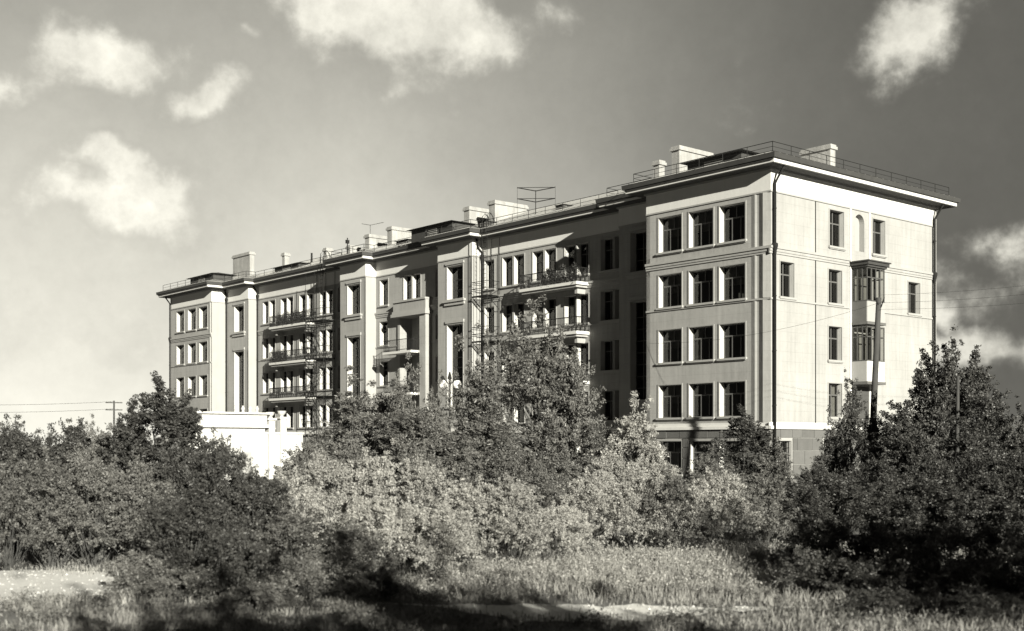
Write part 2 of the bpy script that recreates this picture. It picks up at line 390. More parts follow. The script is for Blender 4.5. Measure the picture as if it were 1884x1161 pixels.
# loggia bay: piers, back wall, parapet
back = [(36.9, z, 1.3, 2.5) for z in (10.75, 7.45, 4.15)]
front(MV+1.0, 34.65, 39.05, 0, 13.3, back)
MB().box(2.0, 3.6, 34.65, 35.45, 0, 13.3).box(2.45, 3.6, 38.75, 39.05, 0, 13.3).build('pier', M['plaster'], B)
MB().box(2.0, 2.6, 34.65, 39.05, 13.75, 14.45).box(1.9, 2.6, 34.6, 39.1, 14.451, 14.6).build('parapet', M['plaster'], B)
MB().box(1.85, 3.59, 34.5, 39.2, 13.301, 13.55).box(1.93, 2.6, 34.58, 39.12, 13.551, 13.749).build('moulding', M['trim'], B)
for z in (10.3, 7.0, 3.75): MB().box(1.9, 3.6, 35.45, 38.75, z, z+.2).build('loggia_floor', M['trim'], B)
# stair towers
for ua, ub, c in ((9.3, 13.2, 11.2), (28.35, 32.5, 30.37), (42.4, 46.3, 44.2), (62.5, 66.9, 64.35)):
    front(TV, ua, ub, 0, TOP, [(c, 14.0, 1.95, 2.5, 'tall', .6), (c, 5.9, 1.95, 6.2, 'tall', .6), (c, .6, 1.6, 2.8, 'std', .6)], curtain=0)
    MB().box(TV, MV, ua, ua+.3, 0, TOP).build('tower_side', M['trim'], B)
    MB().box(TV+.01, MV, ub-.3, ub, 0, TOP).build('tower_side', M['trim'], B)
    MB().box(TV-.22, TV, c-1.3, c+1.3, 13.78, 13.94).box(TV-.12, TV, c-1.2, c+1.2, 13.55, 13.779).build('window_ledge', M['trim'], B)
    MB().box(TV-.10, TV, c-1.12, c+1.12, 16.6, 16.78).build('window_head', M['trim'], B)
    MB().box(TV-.10, TV, c-1.12, c+1.12, 12.2, 12.42).build('window_head', M['trim'], B)
# wing returns, rear and far end walls
MB().box(.0, MV, 9.0, 9.3, 0, TOP).build('wall', M['plaster'], B)
MB().box(.002, MV, 66.9, 67.2, 0, TOP).build('wall', M['trim'], B)
MB().box(.003, DEPTH, LEN, LEN+.3, 0, TOP).build('wall', M['plaster'], B)
MB().box(DEPTH, DEPTH+.3, 0.003, LEN, 0, TOP).build('wall', M['plaster'], B)
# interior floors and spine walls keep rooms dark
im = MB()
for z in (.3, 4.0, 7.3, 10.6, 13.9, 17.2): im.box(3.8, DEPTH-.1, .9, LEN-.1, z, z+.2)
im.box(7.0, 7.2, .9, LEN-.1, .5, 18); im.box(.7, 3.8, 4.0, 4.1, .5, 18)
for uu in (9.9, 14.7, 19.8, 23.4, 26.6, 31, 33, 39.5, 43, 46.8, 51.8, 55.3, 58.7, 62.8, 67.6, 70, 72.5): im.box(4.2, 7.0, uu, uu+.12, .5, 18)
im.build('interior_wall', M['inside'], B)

# cornice and eaves follow the stepped outline
def outline(e):
    E = LEN + e; T = DEPTH + .3 + e; m, t, w = MV-e, TV-e, -e
    return [(w, -e), (T, -e), (T, E+.3), (w, E+.3), (w, 66.9-e), (t, 66.9-e), (t, 62.5-e), (m, 62.5-e), (m, 46.3+e), (t, 46.3+e), (t, 42.4-e), (m, 42.4-e),
            (m, 32.5+e), (t, 32.5+e), (t, 28.35-e), (m, 28.35-e), (m, 13.2+e), (t, 13.2+e), (t, 9.3+e), (w, 9.3+e)]
MB().prism(outline(.9), TOP+.012, TOP+.24).build('cornice', M['white'], B)
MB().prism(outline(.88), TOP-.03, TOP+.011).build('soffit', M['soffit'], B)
MB().prism(outline(.12), TOP-.14, TOP-.031).build('bed_moulding', M['trim'], B)
MB().prism(outline(1.05), TOP+.241, TOP+.50, outline(1.08)).build('roof_edge', M['eave'], B)
FS = [(-.9, -.9, 10.2), (.7, 10.2, 14.1), (1.7, 14.1, 27.45), (.7, 27.45, 33.4), (1.7, 33.4, 41.5), (.7, 41.5, 47.2), (1.7, 47.2, 61.6), (.7, 61.6, 66.0), (-.9, 66.0, LEN+1.2)]
for v, a, b in FS: MB().box(v-.09, v-.002, a+.002, b-.002, TOP+.155, TOP+.239).build('gutter', M['eave'], B)
# frieze strips (white band below the eaves)
def band(z0, z1, d, mat, name, segs, back=.01):
    m = MB()
    for kind, a, b, c in segs:
        if kind == 'f': m.box(a-d, a+back, b, c, z0, z1)
        else: m.box(b, c, a-d, a+back, z0, z1)
    return m.build(name, mat, B)
segs = [('f', 0, 0.0, 9.3), ('f', 0, 66.9, LEN), ('f', TV, 9.3, 13.2), ('f', TV, 28.35, 32.5), ('f', TV, 42.4, 46.3), ('f', TV, 62.5, 66.9),
        ('f', MV, 13.2, 28.35), ('f', MV, 32.5, 42.4), ('f', MV, 46.3, 62.5)]
sides = [('s', 28.35, TV, MV), ('s', 42.4, TV, MV), ('s', 62.5, TV, MV), ('s', 66.9, 0.0, TV)]
for s in segs: band(17.05, TOP-.141, .03, M['white'], 'frieze', [s])
band(17.05, TOP-.141, .03, M['white'], 'frieze', [('s', 0, -.03, DEPTH)])
for s in sides: band(17.05, TOP-.141, .02, M['white'], 'frieze', [s])
for s in segs + sides + [('s', 0, -.06, DEPTH)]: band(16.96, 17.049, .06, M['trim'], 'string_course', [s])
def seg_skip(s): return not (s[0] == 'f' and s[1] == TV)
MOULD = [s for s in segs if seg_skip(s) and s[1:] != (MV, 32.5, 42.4)] + [('f', MV, 32.5, 34.6), ('f', MV, 39.1, 42.4)]
for s in MOULD + [('s', 0, -.16, 7.4), ('s', 0, 9.55, DEPTH)]:
    band(13.86, 14.0, .16, M['trim'], 'moulding', [s]); band(13.7, 13.859, .10, M['plaster'], 'moulding', [s]); band(13.58, 13.699, .06, M['trim'], 'moulding', [s])
for s in MOULD + [('s', 0, -.07, 7.4), ('s', 0, 9.55, DEPTH)]:
    band(11.06, 11.16, .065, M['trim'], 'string_course', [s])
for s in segs + [('s', 0, -.17, DEPTH)]:
    band(3.93, 4.1, .16, M['white'], 'plinth_ledge', [s]); band(4.101, 4.3, .06, M['white'], 'plinth_ledge', [s])
# corner strips on the near wing
for a, b, d in ((.98, 8.95, .10),):
    for z0, z1 in ((4.31, 11.05), (11.17, 13.57), (14.01, 16.95)):
        MB().prism([(0, .92), (0, 1.34), (-.055, 1.05)], z0, z1).build('pilaster', M['plaster'], B)
        MB().box(-d, .0, 67.1, 67.22, z0, z1).build('pilaster', M['trim'], B)
for z0, z1 in ((4.31, 11.05), (11.17, 13.57), (14.01, 16.95)):
    MB().prism([(0, .03), (0, .80), (-.10, .46)], z0, z1).build('corner_strip', M['plaster'], B)
for x0, x1, z0, z1 in ((7.42, 7.56, 4.31, 16.95), (9.40, 9.54, 4.31, 16.95)):
    MB().box(x0, x1, -.09, 0, z0, z1).build('pilaster', M['white'], B)
MB().box(4.07, 4.11, -.04, 0, 4.31, 16.95).build('lightning_conductor', M['dark'], B)
# arched niche on the end wall
m = MB(); cx, w, z0, z1 = 8.48, .5, 14.55, 16.75; zs = z1-w; arc = [(cx+w*math.cos(a), zs+w*math.sin(a)) for a in np.linspace(0, math.pi, 13)]
for i in range(12):
    (xa, za), (xb, zb) = arc[i], arc[i+1]
    m.quad((xa, 0, za), (xa, 0, z1), (xb, 0, z1), (xb, 0, zb)); m.quad((xa, 0, za), (xb, 0, zb), (xb, .35, zb), (xa, .35, za))
m.quad((cx-w, 0, z0), (cx-w, .35, z0), (cx-w, .35, zs), (cx-w, 0, zs)); m.quad((cx+w, .35, z0), (cx+w, 0, z0), (cx+w, 0, zs), (cx+w, .35, zs))
m.quad((cx-w, .35, z0), (cx+w, .35, z0), (cx+w, .35, z1), (cx-w, .35, z1)); m.quad((cx-w, 0, z0), (cx+w, 0, z0), (cx+w, .35, z0), (cx-w, .35, z0))
m.build('niche', M['trim'], B)
# plinth stones of the near wing, each its own slab
sr = random.Random(3)
def stones(rows, holes, place, a1, uend):
    for z0, z1, step, off in rows:
        a = .04 - off*step; 
        while a < a1:
            b = min(a + step*sr.uniform(.8, 1.2), a1); lo = max(a, .04)
            if a1 - b < .3: b = a1
            parts = [(lo, b)]
            for h0, h1, hz0, hz1 in holes:
                if z1 > hz0+.01 and z0 < hz1-.01:
                    q = []
                    for s0, s1 in parts:
                        if s1 <= h0 or s0 >= h1: q.append((s0, s1))
                        else:
                            if h0 - s0 > .1: q.append((s0, h0))
                            if s1 - h1 > .1: q.append((h1, s1))
                    parts = q
            for s0, s1 in parts:
                if s1-s0 < .1: continue
                d = sr.uniform(.035, .06); g = .009; m = MB(); x0, x1, y0, y1 = s0+g, s1-g, z0+g, z1-g; c = .012
                n = [(x0, 0, y0), (x1, 0, y0), (x1, 0, y1), (x0, 0, y1), (x0+c, -d, y0+c), (x1-c, -d, y0+c), (x1-c, -d, y1-c), (x0+c, -d, y1-c)]
                m.v = [place(*p) for p in n]; m.f = [(4, 5, 6, 7), (0, 1, 5, 4), (1, 2, 6, 5), (2, 3, 7, 6), (3, 0, 4, 7)]
                m.build('stone_slab', M['stone'], B)
            a = b + 1e-4
rows_f = [(3.44, 3.92, .95, 0), (2.9, 3.44, .8, .5), (2.27, 2.9, .8, .1), (1.45, 2.27, .75, .4), (.72, 1.45, .9, .7), (.02, .72, .95, .2)]
hf = [(c-1.02, c+1.02, 1.15, 3.40) for c in (7.38, 4.98, 2.67)]
stones(rows_f, hf, lambda a, d, z: (d, a, z), 9.28, None)
rows_e = [(3.44, 3.92, 1.1, .3), (2.72, 3.44, 1.6, .6), (1.95, 2.72, 1.5, 0), (1.15, 1.95, 1.4, .5), (.5, 1.15, 1.5, .2), (.02, .5, 1.6, .6)]
he = [(c-.75, c+.75, 1.15, 3.40) for c in (1.2, 5.5, 10.6, 14.4)]
stones(rows_e, he, lambda a, d, z: (a, d, z), 16.7, None)
for zz, name_ in ((0, 0),):
    for a, b in ((13.2, 28.35), (32.5, 34.6), (39.1, 42.4), (46.3, 62.5)):
        pass
# grilles on the ground floor windows
for c in (1.2, 5.5):
    g = MB()
    for i in range(7): x = c-.6+i*.2; g.tube([(x, .12, 1.34), (x, .12, 3.25)], .012, 4)
    for z in (1.7, 2.3, 2.9): g.box(c-.62, c+.62, .11, .13, z-.012, z+.012)
    g.build('window_grille', M['dark'], B)
# glazed balconies on the end wall
def glazed(z0, zg0, zg1, board, roof):
    x0, x1, d = 7.58, 9.38, 1.12
    gb = MB().box(x0-.06, x1+.06, -d-.05, -.09, z0, z0+.16).build('balcony', M['glaze_box'], B)
    p = MB().box(x0, x1, -d, -d+.06, z0+.161, zg0).box(x1-.06, x1, -d+.06, -.09, z0+.161, zg0); p.build('front_panel', board, gb)
    MB().box(x0, x0+.06, -d+.061, -.09, z0+.161, zg0).build('side_panel', M['trim'] if roof is None else M['glaze_box'], gb)  # left side darker than the front: its shade is put into the material
    f = MB(); n = 4; t = .035
    for i in range(n+1):
        x = x0+(x1-x0)*i/n; f.box(x-t if i else x, x+t if i < n else x, -d, -d+.06, zg0, zg1)
    for i in range(1, 4):
        y = -d+(d-.09)*i/3; f.box(x0, x0+.06, y-t, y+t, zg0, zg1); f.box(x1-.06, x1, y-t, y+t, zg0, zg1)
    for z in (zg0, zg0+(zg1-zg0)*.68, zg1-.08):
        f.box(x0+.01, x1-.01, -d+.01, -d+.05, z, z+.07); f.box(x0+.01, x0+.05, -d+.05, -.1, z, z+.07); f.box(x1-.05, x1-.01, -d+.05, -.1, z, z+.07)
    f.build('glazing_frame', M['blind'], gb)
    g = MB().quad((x0+.03, -d+.03, zg0), (x1-.03, -d+.03, zg0), (x1-.03, -d+.03, zg1), (x0+.03, -d+.03, zg1)).quad((x0+.03, -.1, zg0), (x0+.03, -d+.03, zg0), (x0+.03, -d+.03, zg1), (x0+.03, -.1, zg1))
    g.build('pane', M['glass'], gb)
    c = MB(); cw = (x1-x0)/4
    for i in (1, 3) if roof else (0, 2): c.quad((x0+cw*i+.06, -d+.15, zg0+.1), (x0+cw*(i+.6), -d+.15, zg0+.1), (x0+cw*(i+.6), -d+.15, zg1-.1), (x0+cw*i+.06, -d+.15, zg1-.1))
    c.build('curtain', M['curtain'], gb)
    if roof: MB().box(x0-.2, x1+.2, -d-.2, -.09, zg1+.12, zg1+.3).box(x0-.1, x1+.1, -d-.1, -.09, zg1, zg1+.119).box(x0-.28, x1+.28, -d-.28, -.09, zg1+.301, zg1+.37).build('canopy', M['eave'], gb)
glazed(10.1, 11.45, 13.45, M['trim'], True)
glazed(6.6, 7.95, 10.0, M['white'], None)
bd = MB().box(7.58, 9.38, -.05, 0, 4.35, 6.5).build('balcony_door', M['blind'], B)
MB().box(7.5, 9.46, -1.1, -.09, 3.7, 3.92).build('porch_slab', M['trim'], B)

# open balconies on the recessed fronts
def open_balcony(u0, u1, z, proj=1.2):
    v1 = MV; v0 = MV-proj
    s = MB().box(v0, v1, u0, u1, z, z+.2).build('balcony', M['white'], B)
    MB().box(v0+.12, v1, u0+.15, u1-.15, z-.16, z-.001).box(v0+.45, v1, u0+.4, u0+.65, z-.55, z-.161).box(v0+.45, v1, u1-.65, u1-.4, z-.55, z-.161).build('bracket', M['plaster'], s)
    r = MB(); zt = z+1.15
    def run(p, q, n):
        for i in range(n+1):
            x = p[0]+(q[0]-p[0])*i/n; y = p[1]+(q[1]-p[1])*i/n; r.tube([(x, y, z+.2), (x, y, zt)], .019 if i % 6 else .032, 4, False)
        for zz, rr in ((z+.3, .018), (z+.75, .012), (zt, .032)): r.tube([(p[0], p[1], zz), (q[0], q[1], zz)], rr, 4)
        for i in range(0, n-1, 3):
            x = [p[0]+(q[0]-p[0])*(i+k)/n for k in (0, 1.5, 3)]; y = [p[1]+(q[1]-p[1])*(i+k)/n for k in (0, 1.5, 3)]
            r.tube([(x[0], y[0], z+.3), (x[1], y[1], z+.75), (x[2], y[2], z+.3)], .012, 4, False)
    a = v0+.06; n = int((u1-u0)/.13)
    run((a, u0+.06), (a, u1-.06), n); run((a, u0+.06), (v1, u0+.06), 8); run((a, u1-.06), (v1, u1-.06), 8)
    r.build('railing', M['dark'], s)
    return s
for z in (13.74, 10.44, 7.14): open_balcony(16.95, 22.8, z); open_balcony(51.9, 58.2, z)
def small_balcony(z):
    s = MB().box(1.2, 1.9, 35.5, 39.4, z, z+.18).build('balcony', M['white'], B); r = MB()
    for u in np.arange(35.6, 39.35, .13): r.tube([(1.26, u, z+.18), (1.26, u, z+1.1)], .014, 4, False)
    for v in np.arange(1.3, 1.9, .14): r.tube([(v, 35.56, z+.18), (v, 35.56, z+1.1)], .014, 4, False); r.tube([(v, 39.34, z+.18), (v, 39.34, z+1.1)], .014, 4, False)
    for zz in (z+.3, z+1.1): r.tube([(1.9, 35.56, zz), (1.26, 35.56, zz), (1.26, 39.34, zz), (1.9, 39.34, zz)], .025, 4)
    r.build('railing', M['dark'], s)
for z in (10.3, 7.0): small_balcony(z)

# fire escapes
def fire_escape(u0, u1, flights=True):
    m = MB(); va, vb = 1.35, 2.5
    for u in (u0, u1, (u0+u1)/2):
        for v in (va, vb): m.tube([(v, u, 0), (v, u, 18.2)], .022, 4)
    fe = m.build('fire_escape', M['dark'], B)
    lv = [3.95, 7.3, 10.6, 13.9]
    for z in lv:
        p = MB(); h = MB()
        for v in np.arange(va, vb+.01, .115): p.box(v-.015, v+.015, u0, u1, z, z+.04)
        p.box(va-.03, va+.03, u0, u1, z-.08, z-.001); p.box(vb-.06, vb, u0, u1, z-.08, z-.001)
        for zz in (z+.55, z+1.05): h.tube([(vb, u0, zz), (va, u0, zz), (va, u1, zz), (vb, u1, zz)], .022, 4)
        p.tube([(va, u1, z-.02), (vb, u1, z-1.0)], .025, 4); p.tube([(va, u0, z-.02), (vb, u0, z-1.0)], .025, 4)
        p.build('platform', M['dark'], fe); h.build('handrail', M['dark'], fe)
    for i, z in enumerate(([.2]+lv[:-1]) if flights else []):
        s = MB(); z2 = lv[i]; a, b = (u0+.15, u1-.15) if i % 2 else (u1-.15, u0+.15)
        for v in (va+.12, va+.62):
            s.tube([(v, a, z), (v, b, z2)], .022, 4); s.tube([(v, a, z+.9), (v, b, z2+.9)], .018, 4)
        for k in range(1, 14, 2): t = k/14; uu = a+(b-a)*t; zz = z+(z2-z)*t; s.box(va+.12, va+.62, uu-.07, uu+.07, zz-.012, zz+.012)
        s.build('stair_flight', M['dark'], fe)
    s = MB()
    for u in (u0+.2, u0+.65): s.tube([(va+.05, u, 13.9), (va+.05, u, 19.3), (va+.5, u, 19.9), (va+.95, u, 19.2)], .024, 4)
    for z in np.arange(14.2, 19.2, .32): s.tube([(va+.05, u0+.2, z), (va+.05, u0+.65, z)], .015, 4)
    s.build('roof_ladder', M['dark'], fe)
fire_escape(26.25, 28.05, False); fire_escape(48.6, 51.6)

# downpipes
def pipe(pts, hop):
    o = MB().tube(pts, .075, 8).build('downpipe', M['dark'], B, smooth=True)
    MB().lathe([(.09, hop-.45), (.1, hop-.3), (.17, hop-.05), (.17, hop+.1), (.1, hop+.14)], pts[-1][0], pts[-1][1], 8).build('hopper', M['dark'], o)
    for z in (5.2, 8.2, 11.2, 16): MB().lathe([(.095, z), (.095, z+.06)], pts[-1][0], pts[-1][1], 8).build('pipe_clip', M['dark'], o)
pipe([(.25, -.75, 18.3), (.22, -.6, 18.1), (.14, -.18, 17.4), (.14, -.18, .3)], 14.0)
pipe([(16.6, -.75, 18.3), (16.6, -.6, 18.1), (16.55, -.17, 17.4), (16.55, -.17, .3)], 13.9)
pipe([(TV+.3, 28.2, 18.3), (TV+.5, 28.22, 17.6), (MV-.15, 28.22, .3)][:2] + [(MV-.14, 28.2, 17.3), (MV-.14, 28.2, .3)], 17.0)
pipe([(MV-.6, 13.4, 18.25), (MV-.14, 13.4, 17.6), (MV-.14, 13.4, .3)], 17.0)
pipe([(TV-.3, 66.75, 18.25), (TV-.14, 66.75, 17.6), (TV-.14, 66.75, .3)], 17.3)
pipe([(-.7, LEN+.12, 18.3), (-.14, LEN+.12, 17.6), (-.14, LEN+.12, .3)], 14)
pipe([(MV-.6, 62.35, 18.25), (MV-.14, 62.35, 17.6), (MV-.14, 62.35, .3)], 17.3)

# roofs
def hip(v0, v1, u0, u1, z, s, name='roof', mat=None, parent=B, seams=True):
    m = MB(); a, b = v1-v0, u1-u0; h = min(a, b)/2
    if b >= a: r0, r1 = ((v0+v1)/2, u0+h, z+h*s), ((v0+v1)/2, u1-h, z+h*s)
    else: r0, r1 = (v0+h, (u0+u1)/2, z+h*s), (v1-h, (u0+u1)/2, z+h*s)
    A, Bp, C, Dd = (v0, u0, z), (v1, u0, z), (v1, u1, z), (v0, u1, z)
    if b >= a: fs = [(A, Bp, r0), (Bp, C, r1, r0), (C, Dd, r1), (Dd, A, r0, r1)]
    else: fs = [(A, Bp, r1, r0), (Bp, C, r1), (C, Dd, r0, r1), (Dd, A, r0)]
    for f in fs: m.quad(*f)
    m.quad(A, Dd, C, Bp)
    o = m.build(name, mat or M['roofm'], parent)
    if seams:   # standing seams of the sheet metal on the street slope and near end slope
        q = MB(); 
        for u in np.arange(u0+.6, u1-.3, .62):
            run = min(h, u-u0, u1-u) ; q.tube([(v0+.02, u, z+.03), (v0+run, u, z+run*s+.03)], .018, 3, False)
        for v in np.arange(v0+.6, v1-.3, .62):
            run = min(h, v-v0, v1-v); q.tube([(v, u0+.02, z+.03), (v, u0+run, z+run*s+.03)], .018, 3, False)
        q.build('roof_seam', mat or M['roofm'], o)
    return o
ZR = TOP+.501; S = .30
hip(MV-1.02, DEPTH+1.31, 4.0, LEN-4, ZR, .36)
hip(-1.02, DEPTH+1.305, -1.02, 10.3, ZR-.002, S); hip(-1.02, DEPTH+1.30, 65.8, LEN+1.3, ZR-.002, S)
for a, b in ((27.3, 33.5), (41.4, 47.3), (61.5, 67.5)): hip(TV-1.02, 9.0, a, b, ZR-.001, S)
hip(TV-1.02, 6.0, 9.0, 14.2, ZR-.001, S)
def dormer(v0, v1, u0, u1, z0, z1, fl=.28):
    d = MB().box(v0, v1, u0, u1, z0, z1).build('dormer', M['eave'], B)
    hip(v0-fl, v1+.4, u0-fl, u1+fl, z1+.001, .22, 'dormer_roof', M['eave'], d, False)
    l = MB(); c = (u0+u1)/2
    for i in range(5): z = z0+(z1-z0)*(.25+.13*i); l.box(v0-.03, v0-.001, c-.7, c+.7, z, z+.05)
    l.build('louvre', M['roofm'], d)
dormer(.2, 2.0, 2.2, 6.2, 18.75, 19.62, .35); dormer(2.7, 4.5, 10.0, 12.3, 18.9, 19.7)
dormer(1.2, 3.2, 30.2, 35.4, 18.8, 19.75, .35); dormer(.3, 2.4, 67.2, 72.2, 18.8, 19.8, .35); dormer(3.0, 4.8, 55.6, 60.0, 18.9, 19.75)
dormer(2.2, 3.0, 27.6, 28.4, 18.7, 19.55, .12); dormer(3.7, 4.5, 20.7, 21.5, 18.9, 19.9, .12); dormer(3.4, 4.4, 39.0, 40.6, 18.9, 19.8, .2)
def chimney(v0, v1, u0, u1, zt, zb=18.9):
    c = MB().box(v0, v1, u0, u1, zb, zt-.3).build('chimney', M['chimney'], B)
    MB().box(v0-.1, v1+.1, u0-.1, u1+.1, zt-.299, zt-.12).box(v0-.04, v1+.04, u0-.04, u1+.04, zt-.119, zt).build('cap', M['chimney'], c)
chimney(5.1, 8.4, 11.2, 11.85, 22.45)
chimney(3.8, 4.3, 11.75, 12.25, 21.4)
chimney(8.0, 8.5, 1.7, 3.8, 21.2)
chimney(6.0, 9.3, 31.0, 31.75, 22.1)
chimney(6.0, 8.6, 34.2, 34.9, 22.1)
chimney(6.0, 8.3, 48.5, 49.2, 21.8)
chimney(6.0, 8.3, 45.0, 45.7, 22.0)
chimney(6.0, 7.0, 51.6, 52.2, 21.2)
chimney(5.0, 5.5, 68.6, 72.2, 22.6)
chimney(5.5, 6.0, 62.5, 63.0, 21.8); chimney(6.4, 7.0, 56.3, 56.8, 21.6)
# roof railing along the eaves
def rail_run(p, q, step=1.7, z0=ZR, h=.72):
    n = max(1, round(math.dist(p, q)/step)); r = MB()
    for i in range(n+1):
        x, y = p[0]+(q[0]-p[0])*i/n, p[1]+(q[1]-p[1])*i/n; r.tube([(x, y, z0), (x, y, z0+h)], .024, 4)
    for zz in (z0+h, z0+h*.62, z0+h*.3): r.tube([(p[0], p[1], zz), (q[0], q[1], zz)], .02 if zz > z0+h*.9 else .013, 4)
    r.build('roof_railing', M['dark'], B)
i_ = -.75
pts = [(w_[0], w_[1]) for w_ in outline(.55)]
pts = pts[0:1] + list(reversed(pts[3:])) ; full = outline(.55)
rail_run(full[0], full[1]); rail_run(full[0], full[-1]); rail_run(full[3], full[4])
for i in range(4, len(full)-1): 
    if math.dist(full[i], full[i+1]) > .1: rail_run(full[i], full[i+1])
for u in (27.0, 49.5):   # hoops at the ladder heads
    m = MB()
    for du in (0, .55): m.tube([(1.9, u+du, ZR), (1.95, u+du, ZR+1.0), (2.2, u+du, ZR+1.25), (2.5, u+du, ZR+1.0), (2.6, u+du, ZR+.2)], .028, 5)
    m.build('ladder_hoop', M['dark'], B)
MB().tube([(5, 50.5, 19), (5, 50.5, 21.6)], .05, 5).box(4.85, 5.15, 50.4, 50.6, 21.1, 21.4).build('vent_pipe', M['dark'], B)
MB().tube([(6, 58.3, 19), (6, 58.3, 21.3)], .09, 6).build('vent_pipe', M['dark'], B)

def at_b(v, u, z=0):
    c, s = math.cos(R(40.4)), math.sin(R(40.4)); return (14.2+v*c-u*s, 66.2+v*s+u*c, z)
# antenna on the roof
p = at_b(4.2, 24.2, 19.6); an = empty('roof_antenna', p, R(40.4)); tag(an, 'double V shaped antenna on a mast standing on the roof beside the wide chimney', 'antenna')
MB().tube([(0, 0, -.4), (0, 0, 1.9)], .03, 5).build('mast', M['dark'], an)
for z in (1.05, 1.85):
    MB().tube([(-.9, 1.0, z+.28), (0, 0, z), (1.1, -.9, z+.28)], .035, 4).tube([(-.9, 1.0, z+.28), (1.1, -.9, z+.28)], .022, 4).build('aerial_arm', M['dark'], an)
MB().tube([(-.9, 1.0, -.3), (-.9, 1.0, 2.2)], .012, 3).tube([(1.1, -.9, -.3), (1.1, -.9, 2.2)], .012, 3).build('guy_wire', M['dark'], an)
p = at_b(6.3, 48.8, 21.8); an2 = MB().tube([(0, 0, 0), (0, 0, .9)], .02, 4).tube([(-.5, .6, 1.0), (0, 0, .85), (.9, -.8, 1.1)], .02, 4).build('roof_antenna', M['dark'], None, p, R(40.4))
tag(an2, 'small wire antenna fixed on top of a chimney near the middle of the roof', 'antenna')

# ------------------------------------------------------------------ white pavilion in front of the far wing
P = empty('white_pavilion', (-19.9, 74, 0), R(40.4))
tag(P, 'low sunlit white pavilion with cornice and pedestals in front of the far wing', 'pavilion')
MB().box(0, 5.3, 0, 3.2, 0, 4.15).build('wall', M['pavilion'], P)
MB().box(-.25, 5.5, -.25, 3.4, 4.151, 4.35).box(-.1, 5.4, -.1, 3.3, 4.351, 5.0).box(-.3, 5.55, -.3, 3.45, 5.001, 5.12).build('cornice', M['pavilion'], P)
for x in (3.3, 3.8, 4.3, 4.8): MB().lathe([(.12, 5.12), (.07, 5.2), (.13, 5.35), (.06, 5.5), (.1, 5.55)], x, .1, 8).build('baluster', M['pavilion'], P)
for x, zt in ((5.75, 4.65), (6.6, 4.75)):
    pd = MB().box(x-.22, x+.22, -.1, .4, 0, zt).build('pedestal', M['pavilion'], P)
    MB().box(x-.32, x+.32, -.2, .5, zt+.001, zt+.12).build('cap', M['pavilion'], pd)
    MB().lathe([(.12, zt+.12), (.1, zt+.18), (.24, zt+.34), (.3, zt+.5), (.26, zt+.52)], x, .15, 10).build('vase', M['pavilion'], pd)
MB().box(5.3, 8.1, .05, .3, 0, 3.75).box(5.3, 8.15, -.02, .37, 3.751, 3.87).build('garden_wall', M['pavilion'], P)
# slim door openings in the sunlit face
for x in (1.2, 2.6, 4.0): MB().box(x-.35, x+.35, -.015, -.002, .1, 2.6).build('shutter', M['trim'], P)

# ------------------------------------------------------------------ street lamp with globes
lp = empty('street_lamp', (-3.2, 62, 0), R(10)); tag(lp, 'tall street lamp with two white globes in front of the middle stair tower', 'street lamp')
MB().tube([(0, 0, 0), (0, 0, .8)], [.12, .09], 8).tube([(0, 0, .8), (0, 0, 6.4)], [.06, .045], 8).lathe([(.05, 6.4), (.12, 6.45), (.03, 6.8)], 0, 0, 8).build('post', M['dark'], lp)
for sx in (-1, 1):
    MB().tube([(0, 0, 6.1), (sx*.2, 0, 6.35), (sx*.38, 0, 6.42)], .025, 5).lathe([(.12, 6.36), (.14, 6.44), (.05, 6.6)], sx*.38, 0, 8).build('arm', M['dark'], lp)
    MB().lathe([(.05, 5.92), (.16, 5.98), (.22, 6.13), (.22, 6.2), (.16, 6.33), (.08, 6.38)], sx*.38, 0, 14).build('globe', M['globe'], lp, smooth=True)

# ------------------------------------------------------------------ utility poles and wires
def pole(x, y, h, r, lean, label, arms=0, rz=0.0):
    e = empty('utility_pole', (x, y, 0), rz); tag(e, label, 'utility pole')
    MB().tube([(0, 0, 0), (lean*.4, 0, h*.5), (lean, 0, h)], [r*1.15, r, r*.8], 9).build('post', M['wood'], e, smooth=True)
    for k in range(arms):
        z = h-.3-k*.9; a = MB().box(lean-1.0, lean+1.0, -.06, .06, z, z+.12).build('crossarm', M['wood'], e)
        for q in (-.85, -.4, .4, .85): MB().lathe([(.04, z+.12), (.06, z+.2), (.03, z+.26)], lean+q, 0, 6).build('insulator', M['trim'], a)
    return e
e = pole(16.35, 55, 9.75, .145, .38, 'thick leaning wooden pole standing in front of the sunlit end wall')
MB().tube([(.3, -.2, 9.4), (.12, -.25, 9.75), (.1, -.25, 10.1)], .03, 5).tube([(.45, -.1, 9.3), (.6, -.1, 9.75)], .03, 5).build('bracket', M['dark'], e)
pole(-49.5, 150, 8.6, .13, 0, 'distant pole with two crossarms above the left bushes', 2, R(12))
pole(16.6, 45, 5.6, .07, .04, 'thin dark post among the crown of the large dark tree on the right')
def wire(pts, r, label):
    m = MB()
    for (a, b, sag) in pts:
        q = [Vector(a).lerp(Vector(b), t/16) - Vector((0, 0, sag*4*(t/16)*(1-t/16))) for t in range(17)]
        m.tube(q, r, 3, False)
    o = m.build('overhead_wires', M['dark']); tag(o, label, 'wires'); return o
tp = Vector((16.7, 54.8, 9.5))
wire([(tp, (36, 58, 12.2), .5), (tp+Vector((0, 0, .35)), (36, 58, 12.7), .5), (tp-Vector((0, 0, .3)), (36, 58, 11.6), .5)], .006, 'dark overhead wires running from the leaning pole to the right edge')
wire([(tp, at_b(-.1, 9, 9.2), .5)], .007, 'single dark wire from the leaning pole across the end wing front')
wire([((-49.5, 150, 8.5), (-90, 130, 9.2), 1.0), ((-49.5, 150, 7.6), (-90, 130, 8.3), 1.0)], .02, 'faint wires leaving the distant pole towards the left')

